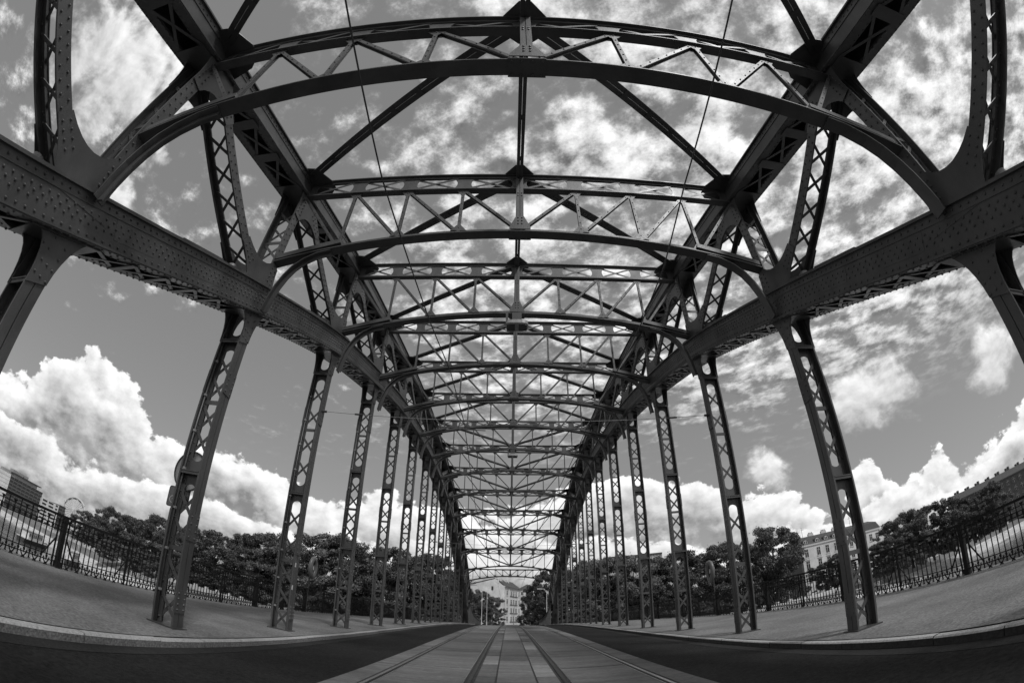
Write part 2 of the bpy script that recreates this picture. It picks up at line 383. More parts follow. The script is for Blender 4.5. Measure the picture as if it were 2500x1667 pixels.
# ------------------------------------------------------------------ the bridge
BR = empty('steel_truss_bridge', 'grey riveted steel through arch bridge with lattice posts and arched cross frames', 'bridge')
zl_f = spline([-1.7, -1, 0, 1, 2, 3, 4, 5, 6, 7, 8, 9, 10, 11, 12, 13, 13.7], [-1.0, .60, 2.56, 4.43, 6.02, 7.13, 7.98, 8.47, 8.74, 8.67, 8.29, 7.63, 6.55, 5.0, 3.1, .85, -.8])
zu_f = spline([-2.5, -1, -.37, 0, 1, 2, 3, 4, 5, 6, 7, 8, 9, 10, 11, 12, 13, 14, 15, 16, 17.5, 20, 23],
              [2.2, 4.75, 5.72, 6.28, 7.6, 8.72, 9.48, 10.08, 10.5, 10.7, 10.62, 10.33, 9.82, 9.05, 8.05, 6.76, 5.35, 3.35, 1.65, .75, .15, -.3, -.62])
def cpt(f, t):                                          # point, tangent, normal of a chord's underside at node coordinate t
    e = .02; p = np.array((YN(t), float(f(t))+ZO)); d = np.array((PANEL*2*e, float(f(t+e)-f(t-e)))); d /= np.linalg.norm(d)
    return p, d, np.array((-d[1], d[0]))
def chord(name, f, s, i0, i1, depth, near):
    root = part(name, BR)
    ts = np.linspace(i0, i1, int((i1-i0)*6)+1)
    fr = [cpt(f, t) for t in ts]
    def plate(x0, x1, n0, n1, nm, m=STEEL, into=None, fr=fr):
        rings = []
        for p, d, n in fr:
            a, c = p+n*n0, p+n*n1
            rings.append([(s*x0, a[0], a[1]), (s*x1, a[0], a[1]), (s*x1, c[0], c[1]), (s*x0, c[0], c[1])])
        bb = into or MB(); bb.sweep(rings)
        return bb if into is not None else bb.build(nm, m, root)
    xi, xo = 4.545, 5.095
    plate(xi, xi+.018, .012, depth, 'web'); plate(xo-.018, xo, .012, depth, 'web')
    plate(xi-.055, xo+.055, depth, depth+.028, 'top_plate')
    plate(xi-.03, xo+.03, depth+.028, depth+.05, 'top_plate')
    for x0, x1 in ((xi-.012, xi), (xo, xo+.012)):
        plate(x0, x1, depth-.115, depth, 'top_angle'); plate(x0, x1, .012, .125, 'bottom_angle')
    for x0, x1 in ((xi-.07, xi+.12), (xo-.12, xo+.07)):
        plate(x0, x1, -.012, .012, 'bottom_flange'); plate(x0+.012, x1-.012, -.026, -.012, 'bottom_flange')
    # splice plates on the inner web
    # lacing of the open underside
    rest = MB()
    def P3(t, x, n=0.): p, d, nn = cpt(f, t); q = p+nn*n; return (s*x, q[0], q[1])
    for i in range(math.floor(i0), math.ceil(i1)):
        cells = 5 if name == 'lower_chord' else 3
        for k in range(cells):
            t0 = i+.12+(.76)*k/cells; t1 = i+.12+.76*(k+1)/cells
            if t0 < i0 or t1 > i1: continue
            nn = cpt(f, (t0+t1)/2)[2]; up = (0, nn[0], nn[1])
            bars = [(P3(t0, xi+.04, -.03), P3(t1, xo-.04, -.03), .055), (P3(t0, xo-.04, -.034), P3(t1, xi+.04, -.034), .055)]
            if k: bars.append((P3(t0, xi+.02, -.042), P3(t0, xo-.02, -.042), .12 if name == 'lower_chord' else .24))
            for p, q, w in bars:
                if near and -1 <= i < 3: bar_obj('lacing_bar', p, q, w, .012, up, STEEL, root)
                else: rest.bar(p, q, w, .012, up)
        for t0, t1 in ((i-.12, i+.12),):
            if t0 < i0 or t1 > i1: continue
            nn = cpt(f, i)[2]; m0, m1 = P3(t0, (xi+xo)/2, -.036), P3(t1, (xi+xo)/2, -.036)
            (MB().bar(m0, m1, xo-xi-.02, .014, (0, nn[0], nn[1]))).build('tie_plate', STEEL, root)
    if rest.n: rest.build('lacing', STEEL, root, 'stuff')
    # rivets
    rv = MB()
    step = .115
    for i in np.arange(i0+.02, min(i1, 9.)-.02, step/PANEL):
        p, d, n = cpt(f, i); far = i > 4
        if far and (int(round(i/(step/PANEL))) % 2): continue
        for x, sx in ((xi, -1), (xo, 1)) if i < 3 else ((xi, -1),):
            for q, ex in (((depth-.055), .012), (.065, .012), (.19, 0), (.255, 0), (.32, 0)) if name == 'lower_chord' else ((depth-.055, .012), (.065, .012)):
                if q in (.255,) : pp = p+n*q+d*.055
                else: pp = p+n*q
                rv.rivets([(s*(x+sx*ex), pp[0], pp[1])], (s*sx, 0, 0), .0205, .018)
        for x in ((xi-.04), (xi+.09), (xo-.09), (xo+.04)):
            if i < 4:
                pp = p-n*.026; rv.rivets([(s*x, pp[0], pp[1])], (0, -n[0], -n[1]), .020, .017)
    rv.build('rivets', STEEL, root, 'stuff')
    if name == 'lower_chord':
        for c in (.25, .62, 1.3, 1.72, 2.4, 3.3):
            t0, t1 = c-.09, c+.09; f2 = [cpt(f, t) for t in np.linspace(t0, t1, 3)]
            plate(xi-.004, xi, .135, depth-.12, 'splice_plate', fr=f2)
            f3 = [cpt(f, t) for t in np.linspace(t0+.3, t1+.36, 4)]
            plate(xi-.03, xi+.2, depth+.05, depth+.068, 'cover_plate', fr=f3)
    return root
for s in (-1, 1):
    chord('lower_chord', zl_f, s, -1.6, 13.65, .50, True)
    chord('upper_chord', zu_f, s, -2.2, 14.85, .42, True)

NEAR_BARS = [0]
def laced(name, s, A, B, w, xin, xout, sections, near, seam, splice=(), rows=1, rivstep=.16, wlat=.05):
    """two flanged legs joined by a lattice in the mid plane; A, B are (y, z); sections: list of (t0, t1, kind)"""
    root = part(name, BR)
    A, B = np.array(A, float), np.array(B, float); L = np.linalg.norm(B-A); d = (B-A)/L; p = np.array((d[1], -d[0]))
    if p[0] < 0: p = -p
    def W3(x, u, t): q = A+d*t+p*u; return (s*x, q[0], q[1])
    def blk(bb, x0, x1, u0, u1, t0, t1):
        bb.add([W3(x0, u0, t0), W3(x1, u0, t0), W3(x1, u1, t0), W3(x0, u1, t0), W3(x0, u0, t1), W3(x1, u0, t1), W3(x1, u1, t1), W3(x0, u1, t1)], MB.BF); return bb
    st = .095
    for x, sg in ((xin, 1), (xout, -1)):
        bb = MB()
        if seam:
            blk(bb, x, x+sg*.016, -w/2, -.006, 0, L); blk(bb, x, x+sg*.016, .006, w/2, 0, L)
        else: blk(bb, x, x+sg*.016, -w/2, w/2, 0, L)
        blk(bb, x+sg*.016, x+sg*st, -.013, .013, 0, L)
        blk(bb, x+sg*.016, x+sg*.03, -w/2, -w/2+.012, 0, L); blk(bb, x+sg*.016, x+sg*.03, w/2-.012, w/2, 0, L)
        bb.build('leg', STEEL, root)
    g0, g1 = xin+st, xout-st
    lat = MB(); rv = MB(); upv = (0, p[0], p[1])
    def X(t0, t1):
        for k, (a, c) in enumerate((((g0-.05), (g1+.05)), ((g1+.05), (g0-.05)))):
            u = .018 if k else -.018
            P_, Q_ = W3(a, u, t0), W3(c, u, t1)
            if near: bar_obj('lattice_bar', P_, Q_, wlat, .012, upv, STEEL, root)
            else: lat.bar(P_, Q_, wlat, .012, upv)
        rv.rivets([W3((g0+g1)/2, -.026, (t0+t1)/2)], (0, -p[0], -p[1]), .016, .014)
        for xx in (g0-.045, g1+.045):
            rv.rivets([W3(xx, -.026, t0), W3(xx, -.026, t1)], (0, -p[0], -p[1]), .016, .014)
    for t0, t1, kind in sections:
        if kind == 'X':
            n = max(1, round((t1-t0)/.50)); h = (t1-t0)/n
            for k in range(n):
                c = t0+h*(k+.5); X(c-.19, c+.19)
        elif kind == 'bar':
            blk(MB(), g0-.05, g1+.05, -.02, -.006, t0, t1).build('batten', STEEL, root)
        elif kind == 'ledge':
            bb = MB(); m = (t0+t1)/2; hw = (g1-g0)/2; cx = (g0+g1)/2; H = (t1-t0)/2
            arc = [(cx+hw*.98*math.cos(a), H-hw*.9*math.sin(a)) for a in np.linspace(math.pi, 0, 9)]      # concave rounded hole ends
            poly = [(g0-.06, -H), ]+[(x_, -q) for x_, q in arc]+[(g1+.06, -H), (g1+.06, H)]+[(x_, q) for x_, q in reversed(arc)]+[(g0-.06, H)]
            bb.prism(poly, lambda u, v_, q: W3(u, q, m+v_), -.007, .007)
            blk(bb, xin+.016, xout-.016, -w/2, -.007, m-.008, m+.008); blk(bb, xin+.016, xout-.016, -w/2+.01, -w/2+.022, m-.05, m-.008)
            bb.build('diaphragm', STEEL, root)
    if lat.n: lat.build('lattice', STEEL, root, 'stuff')
    for c, h in splice:
        for x, sg in ((xin, -1), (xout, 1)):
            blk(MB(), x, x+sg*.012, -w/2+.006, w/2-.006, c-h, c+h).build('splice_plate', STEEL, root)
            for t in np.linspace(c-h+.05, c+h-.05, 4):
                for u in (-w*.3, w*.3): rv.rivets([W3(x+sg*.012, u, t)], (s*sg, 0, 0), .018, .014)
    if rows:
        for t in np.arange(.1, L-.05, rivstep):
            for x, sg in ((xin, -1), (xout, 1)) if near else ((xin, -1),):
                if rows == 2:
                    rv.rivets([W3(x, -w*.26, t), W3(x, w*.26, t+rivstep*.5)], (s*sg, 0, 0), .020, .018)
    if not seam or near or True:
        for t in np.arange(.12, L-.05, .3):
            for xx in (xin+.06, xout-.06): rv.rivets([W3(xx, -.013, t)], (0, -p[0], -p[1]), .015, .012)
    if rv.n: rv.build('rivets', STEEL, root, 'stuff')
    return root, W3

def flare(root, s, base, dirv, w0, w1, Lf, xs, back=.1, nm='gusset', shear=0.):
    """a plate that widens from a member to the chord with hollow curves"""
    base, dirv = np.array(base), np.array(dirv, float); dirv /= np.linalg.norm(dirv); pv = np.array((dirv[1], -dirv[0]))
    prof = [(w0+(w1-w0)*(1-math.sin(a)), Lf*(1-math.cos(a))) for a in np.linspace(0, math.pi/2, 8)]   # (half width, distance) from chord outwards
    poly = [(-w1, -back)]+[(-h, q) for h, q in prof]+[(h, q) for h, q in reversed(prof)]+[(w1, -back)]
    poly = [(u, v_+shear*u) for u, v_ in poly]
    for x0, x1 in xs:
        MB().prism(poly, lambda u, v_, t: (s*t, base[0]+dirv[0]*v_+pv[0]*u, base[1]+dirv[1]*v_+pv[1]*u), x0, x1).build(nm, STEEL, root)

# hanger posts
XI, XO = 4.595, 5.005
for s in (-1, 1):
    for i in range(0, 13):
        y = YN(i); zb = float(deck(y)); zt = float(zl_f(i))+ZO-.03; L = zt-zb
        if L < .8: continue
        n = max(1, round((L-.9)/2.62)); sec = []; spl = []
        pitch = min(2.66, (L-.75)/n) if n else L
        t = .05; top = L-.55
        nl = max(1, round(top/2.62)); ph = top/nl
        for k in range(nl):
            a0, a1 = k*ph, (k+1)*ph; mid = (a0+a1)/2
            lo = a0+(.30 if k else .04)
            sec += [(lo, mid-.06, 'X'), (mid-.035, mid+.035, 'bar'), (mid+.06, a1-.30, 'X'), (a1-.28, a1+.28 if k < nl-1 else a1+.2, 'ledge')]
            spl += [(mid+.35, .2)]
        spl.append((.42, .17))
        near = i <= 3
        root, W3 = laced('hanger_post', s, (y, zb-.02), (y, zt), .24, XI, XO, sec, near, True, splice=spl if i <= 6 else (), rows=0)
        flare(root, s, (y, zt+.02), (0, -1), .125, .38, .62, [(XI-.014, XI+.004), (XO-.004, XO+.014)], shear=float(zl_f(i+.05)-zl_f(i-.05))/(.1*PANEL))
        rv = MB()
        if i <= 4:
            for q in range(4):
                for u in (-.09+.0*q, .09, -.18 if q < 2 else .0): rv.rivets([(s*(XI-.014), y+u, zt-.1-.14*q)], (-s, 0, 0), .019, .015)
            rv.build('rivets', STEEL, root, 'stuff')
        MB().box(*sorted((s*(XI-.05), s*(XO+.05))), y-.17, y+.17, zb-.01, zb+.015).build('base_plate', STEEL2, root)

# truss verticals and diagonals between the chords
for s in (-1, 1):
    for i in range(-1, 14):
        LZ = float(zl_f(i))+ZO+.30; UZ = float(zu_f(i))+ZO+.1
        lo = (YN(i)+.05, LZ); pl, dl, nl_ = cpt(zl_f, i); pu, du, nu_ = cpt(zu_f, i)
        mem = [('truss_vertical', (YN(i), LZ), (YN(i), UZ))]
        j = i-1 if i <= 6 else i+1
        if i in range(0, 14): mem.append(('truss_diagonal', (YN(i)+(-.16 if j < i else .16), LZ), (YN(j)+(.16 if j < i else -.16), float(zu_f(j))+ZO+.1)))
        for nm, A, B in mem:
            A_, B_ = np.array(A), np.array(B); L = np.linalg.norm(B_-A_)
            if L < .9: continue
            mid = L/2; near = i in (0, 1)
            sec = [(.55, mid-.12, 'X'), (mid-.12, mid-.05, 'bar'), (mid-.05, L-.62, 'X')] if nm == 'truss_vertical' else [(.5, L-.5, 'X')]
            root, W3 = laced(nm, s, A, B, .215, XI-.035, XO+.02, sec, near, False, rows=2 if i < 5 else 0, rivstep=.15)
            dv = (B_-A_)/L
            xs = [(XI-.045, XI-.03), (XO+.015, XO+.03)]
            flare(root, s, A_+dv*.10, dv, .11, .30, .55, xs, back=.25)
            flare(root, s, B_-dv*.0, -dv, .11, .34, .62, xs, back=.05)
    # sweeping end parapet beyond the portal
    er = part('end_parapet', BR); ti = np.linspace(14.8, 21, 20)
    MB().sweep([[(s*(POSTX-.12), YN(t), float(zu_f(t))+ZO), (s*(POSTX+.12), YN(t), float(zu_f(t))+ZO), (s*(POSTX+.12), YN(t), float(zu_f(t))+ZO+.06), (s*(POSTX-.12), YN(t), float(zu_f(t))+ZO+.06)] for t in ti]).build('coping', STEEL, er)
    for t in np.arange(14.9, 20.5, .14):
        z1 = float(zu_f(t))+ZO; z0 = float(deck(YN(t)))
        if z1-z0 > .08: MB().bar((s*POSTX, YN(t), z0-.3), (s*POSTX, YN(t), z1), .16, .07, (0, 1, 0)).build('slat', STEEL, er)

# gusset plates where the vertical and the diagonal meet a chord
def fork(s, N1, d1, N2, d2, r, w=.112, nm='node_gusset'):
    N1, N2 = np.array(N1, float), np.array(N2, float); d1, d2 = (np.array(d)/np.linalg.norm(d) for d in (d1, d2))
    if d1[0]*d2[1]-d1[1]*d2[0] > 0: N1, d1, N2, d2 = N2, d2, N1, d1
    n1, n2 = np.array((-d1[1], d1[0])), np.array((-d2[1], d2[0]))
    o1, i1 = N1+d1*r+n1*w, N1+d1*r-n1*w; i2, o2 = N2+d2*r+n2*w, N2+d2*r-n2*w
    N = (N1+N2)/2; c = N+(d1+d2)*.22*r
    def bez(a, b_, c_): return [tuple((1-t)**2*a+2*t*(1-t)*b_+t*t*c_) for t in np.linspace(0, 1, 8)]
    k1, k2 = N1+d1*.10*r+n1*w*1.2, N2+d2*.10*r-n2*w*1.2
    e1, e2 = N1+n1*w*3.0-d1*.05, N2-n2*w*3.0-d2*.05
    poly = bez(e1, k1, o1)+bez(i1, c, i2)+bez(o2, k2, e2)+[tuple(N-(d1+d2)*.12)]
    g = part(nm, BR)
    for x0, x1 in ((XI-.056, XI-.045), (XO+.03, XO+.041)):
        MB().prism(poly, lambda u, v_, t: (s*t, u, v_), x0, x1).build('gusset', STEEL, g)
    if N[0] < 16:
        rv = MB()
        for NN, dd, nn in ((N1, d1, n1), (N2, d2, n2)):
            for q in np.arange(.2, r-.03, .10):
                for u in (-.06, .06): pp = NN+dd*q+nn*u; rv.rivets([(s*(XI-.056), pp[0], pp[1])], (-s, 0, 0), .02, .018)
        rv.build('rivets', STEEL, g, 'stuff')
def dia(i):                                             # axis of the diagonal rising from lower node i
    j = i-1 if i <= 6 else i+1; q = -.16 if j < i else .16
    return np.array((YN(i)+q, float(zl_f(i))+ZO+.30)), np.array((YN(j)-q, float(zu_f(j))+ZO+.10))
for s in (-1, 1):
    for i in range(0, 13):
        zL, zU = float(zl_f(i))+ZO+.48, float(zu_f(i))+ZO+.02
        if zU-zL < 1.6: continue
        A, B = dia(i); d = (B-A)/np.linalg.norm(B-A); P_ = A+d*((zL-A[1])/d[1])
        fork(s, (YN(i), zL), (0, 1), P_, d, .60)
        k = i+1 if i <= 5 else i-1
        if i in (6, 7) or not 0 <= k <= 13: continue
        A, B = dia(k); d = (A-B)/np.linalg.norm(A-B)
        if abs(B[0]-YN(i)) > .3: continue
        fork(s, (YN(i), zU), (0, -1), B+d*((zU-B[1])/d[1]), d, .72)

# cross frames: built once, then copied along the bridge
RIB = lambda x: -.031*x*x
def frame_parts(portal=False):
    parts = []
    H = 1.29 if not portal else .80
    ns = 1.12 if not portal else .80; kmax = 3 if not portal else 4; xe = 4.50
    def add(nm, bb): parts.append((nm, bb.build(nm, STEEL)))
    # rib: bottom flange and stem
    xsr = np.linspace(-4.55, 4.55, 41)
    def ribbon(pts, y0, y1, n0, n1):
        pts = np.array(pts, float); rings = []
        for k in range(len(pts)):
            d = pts[min(k+1, len(pts)-1)]-pts[max(k-1, 0)]; d /= np.linalg.norm(d); n = np.array((-d[1], d[0]))
            a, c = pts[k]+n*n0, pts[k]+n*n1
            rings.append([(a[0], y0, a[1]), (a[0], y1, a[1]), (c[0], y1, c[1]), (c[0], y0, c[1])])
        return MB().sweep(rings)
    rp = [(x, RIB(x)) for x in xsr]
    bb = ribbon(rp, -.098, .098, 0, .02); q = ribbon(rp, -.012, .012, .02, .14); bb.add(np.concatenate(q.v), q.f)
    add('rib', bb)
    if not portal:
        for s in (-1, 1):
            kp = [(s*x, z) for x, z in ((3.45, RIB(3.45)-.015), (3.7, -.45), (3.95, -.60), (4.12, -.77), (4.24, -.98), (4.33, -1.22), (4.39, -1.48), (4.43, -1.76))]
            bb = ribbon(kp, -.085, .085, -.012, .012); q = ribbon(kp, -.01, .01, .012, .10); bb.add(np.concatenate(q.v), q.f); add('knee_brace', bb)
            # sloping strut from the rib to the truss
            add('rib_strut', MB().bar((s*3.3, -.06, RIB(3.3)+.17), (s*4.56, -.06, -.52), .10, .05, (0, 1, 0)))
    # top beam: two flanges, web with long rounded slots, crossed flats in the slots
    if not portal:
        D = .50
        bb = MB().box(-xe, xe, -.072, .072, H, H+.022).box(-xe, xe, -.022, -.008, H+.022, H+.09); add('bottom_flange', bb)
        bb = MB().box(-xe, xe, -.072, .072, H+D-.022, H+D).box(-xe, xe, -.022, -.008, H+D-.09, H+D-.022); add('top_flange', bb)
        r = .17; zc = H+D/2
        cs = [ns*(k+.5) for k in range(-4, 4)]
        edges = [-xe]+[e for c in cs for e in (c-.42, c+.42)]+[xe]
        for k in range(0, len(edges), 2):
            a0, a1 = edges[k], edges[k+1]
            if a1-a0 < .02: continue
            ang = np.linspace(-math.pi/2, math.pi/2, 9)
            L_ = [(a0-.0+(r*(1-math.cos(t)) if False else 0), zc) for t in ang]
            poly = [(a0-.12, zc-r-.03)]+[(a0-.12+.12*math.cos(t)*1.0, zc+r*math.sin(t)) for t in ang]+[(a0-.12, zc+r+.03), (a1+.12, zc+r+.03)]+[(a1+.12-.12*math.cos(t), zc+r*math.sin(t)) for t in ang[::-1]]+[(a1+.12, zc-r-.03)]
            poly = [(min(xe, max(-xe, u)), v_) for u, v_ in poly]
            add('web_plate', MB().prism(poly, lambda u, v_, t: (u, t, v_), -.008, .006))
        for c in cs:
            add('slot_cross', MB().bar((c-.42, -.012, zc-.16), (c+.42, -.012, zc+.16), .05, .008, (0, 1, 0)).bar((c-.42, .010, zc+.16), (c+.42, .010, zc-.16), .05, .008, (0, 1, 0)))
        rv = MB()
        for x in np.arange(-xe+.05, xe, .14): rv.rivets([(x, -.022, H+.06)], (0, -1, 0), .014, .012); rv.rivets([(x, -.045, H)], (0, 0, -1), .014, .012)
        o = rv.build('rivets', STEEL); o['kind'] = 'stuff'; parts.append(('rivets', o))
    else:
        bb = MB().box(-xe, xe, -.16, .16, H, H+.03).box(-xe, xe, -.015, .015, H-.08, H); add('top_flange', bb)
    # web members
    def strut(nm, x0, z0, x1, z1, w=.056):
        d = np.array((x1-x0, z1-z0)); d /= np.linalg.norm(d); n = np.array((-d[1], d[0]))
        bb = MB().bar((x0, -.025, z0), (x1, -.025, z1), w, .012, (0, 1, 0)).bar((x0, .025, z0), (x1, .025, z1), w, .012, (0, 1, 0))
        bb.bar((x0, 0, z0), (x1, 0, z1), .012, .060, (0, 1, 0))
        rv = [(x0+(x1-x0)*t, -.031, z0+(z1-z0)*t) for t in np.linspace(.08, .92, 7)]
        bb.rivets(rv, (0, -1, 0), .013, .012); add(nm, bb)
    for k in range(1, kmax+1):
        for s in (-1, 1):
            x = s*ns*k; strut('web_strut', x, RIB(x)+.1, x, H+.03)
            strut('web_diagonal', x+s*-.03, H-.02, s*ns*(k-1)+s*.06, RIB(ns*(k-1))+.14)
    for s in (-1, 1):
        x = s*ns*kmax
        if not portal: strut('web_diagonal', s*4.5, H-.03, x+s*.05, RIB(x)+.13)
        else:
            strut('web_strut', s*(ns*kmax+.75), RIB(x)-.1, s*(ns*kmax+.75), H)
            strut('web_diagonal', s*(ns*kmax+.72), H-.02, x+s*.03, RIB(x)+.14)
    # small corner gussets at the nodes
    for k in range(-kmax, kmax+1):
        if k == 0: continue
        x = ns*k; sg = 1 if k > 0 else -1
        add('node_plate', MB().prism([(x-.14, H), (x-.03, H-.16), (x+.03, H-.16), (x+.14, H)], lambda u, v_, t: (u, t, v_), -.028, -.018))
        zr = RIB(x)+.12
        add('node_plate', MB().prism([(x-.15, zr), (x-.04, zr+.15), (x+.04, zr+.15), (x+.15, zr)], lambda u, v_, t: (u, t, v_), -.028, -.018))
    # king post with its bolted foot plate
    bb = MB().box(-.068, -.005, -.12, -.105, .12, H+.52 if not portal else H).box(.005, .068, -.12, -.105, .12, H+.52 if not portal else H).box(-.012, .012, -.105, .05, .12, H-.005)
    add('king_post', bb)
    bb = MB().prism([(-.19, .02), (.19, .02), (.19, .07), (.075, .36), (-.075, .36), (-.19, .07)], lambda u, v_, t: (u, t, v_), -.132, -.12)
    add('cap_plate', MB().box(-.20, .20, -.115, .115, -.016, 0))
    rv = MB()
    for z in (.16, .24, .32, 1.0, 1.08):
        if z < H: rv.rivets([(-.035, -.132 if z < .4 else -.12, z), (.035, -.132 if z < .4 else -.12, z)], (0, -1, 0), .017, .016)
    rv.rivets([(x, y_, -.016) for x in (-.16, -.06, .06, .16) for y_ in (-.08, .08)], (0, 0, -1), .02, .018)
    o = rv.build('bolts', STEEL); o['kind'] = 'stuff'; parts.append(('bolts', o))
    add('foot_plate', bb)
    if not portal:
        add('crown_plate', MB().prism([(-.36, 0), (-.08, -.30), (.08, -.30), (.36, 0), (.30, .2), (.08, .36), (-.08, .36), (-.30, .2)], lambda u, v_, t: (u, v_, t), H+.503, H+.515))
        for s in (-1, 1):
            add('corner_plate', MB().prism([(s*4.6, -.50), (s*4.28, -.45), (s*4.02, -.1), (s*3.98, .10), (s*4.15, .3), (s*4.6, .45)], lambda u, v_, t: (u, v_, t), H+.44, H+.452))
    return parts
RZ = {0: 4.79, 1: 6.20, 2: 7.25, 3: 8.03, 4: 8.68, 5: 9.12, 6: 9.34, 7: 9.30, 8: 9.00, 9: 8.43, 10: 7.68, 11: 6.65, 12: 5.33}
first = frame_parts(); FR = {}
for i, z in RZ.items():
    fr_ = part('cross_frame', BR); fr_.location = (0, YN(i), z+ZO); FR[i] = (YN(i), z+ZO+1.29)
    for nm, o in first:
        if i == 0: o.parent = fr_
        else: copy_obj(o, fr_)
# a frame behind the camera, and the end portal
for i, z in ((-1, 3.3),):
    fr_ = part('cross_frame', BR); fr_.location = (0, YN(i), z+ZO); FR[i] = (YN(i), z+ZO+1.29)
    for nm, o in first: copy_obj(o, fr_)
pf = part('end_portal', BR); pf.location = (0, YN(13), 4.63+ZO); FR[13] = (YN(13), 4.63+ZO+.8)
for nm, o in frame_parts(True): o.parent = pf
for s in (-1, 1):
    for k, a in enumerate(np.linspace(.15, 1.45, 7)):
        MB().bar((s*4.45, -.05, -1.1), (s*(4.45-.95*math.sin(a)), -.05, -1.1+.95*math.cos(a)), .035, .03, (0, 1, 0)).build('fan_bar', STEEL, pf)
    kp = [(s*x, z) for x, z in ((4.0, RIB(4.0)), (4.25, -.75), (4.42, -1.1), (4.5, -1.6))]
    bb = MB()
    for k in range(3): bb.bar((kp[k][0], 0, kp[k][1]), (kp[k+1][0], 0, kp[k+1][1]), .10, .2, (0, 1, 0))
    bb.build('knee_brace', STEEL, pf)

# longitudinal ridge strut and top wind bracing
keys = sorted(FR)
for a, c in zip(keys[:-1], keys[1:]):
    (y0, z0), (y1, z1) = FR[a], FR[c]; z0 += .36; z1 += .36
    r = part('ridge_strut', BR)
    for x in (-.033, .033): MB().bar((x, y0, z0), (x, y1, z1), .060, .012, (0, 0, 1)).bar((x*1.75, y0, z0+.05), (x*1.75, y1, z1+.05), .012, .1, (0, 0, 1)).build('angle', STEEL, r)
    for t in (.2, .5, .8): p = np.array((0, y0+(y1-y0)*t, z0+(z1-z0)*t-.01)); MB().box(-.06, .06, p[1]-.05, p[1]+.05, p[2]-.016, p[2]-.008).build('batten', STEEL, r)
    for s in (-1, 1):
        w = part('wind_brace', BR)
        if a < 6: P_, Q_ = (s*.2, y0+.15, z0+.12), (s*4.5, y1-.2, z1+.10)
        else: P_, Q_ = (s*4.5, y0+.2, z0+.10), (s*.2, y1-.15, z1+.12)
        P_, Q_ = np.array(P_), np.array(Q_); d = Q_-P_; d /= np.linalg.norm(d); n = np.array((-d[1], d[0], 0)); n /= np.linalg.norm(n)
        for q in (-.052, .052):
            MB().bar(P_+n*q, Q_+n*q, .094, .014).bar(P_+n*q*.4+(0, 0, .05), Q_+n*q*.4+(0, 0, .05), .014, .10).build('angle', STEEL, w)
        for t in np.arange(.1, .95, .12):
            c0 = P_+(Q_-P_)*t-(0, 0, .012); MB().bar(c0-d*.06, c0+d*.06, .19, .008).build('batten', STEEL, w)

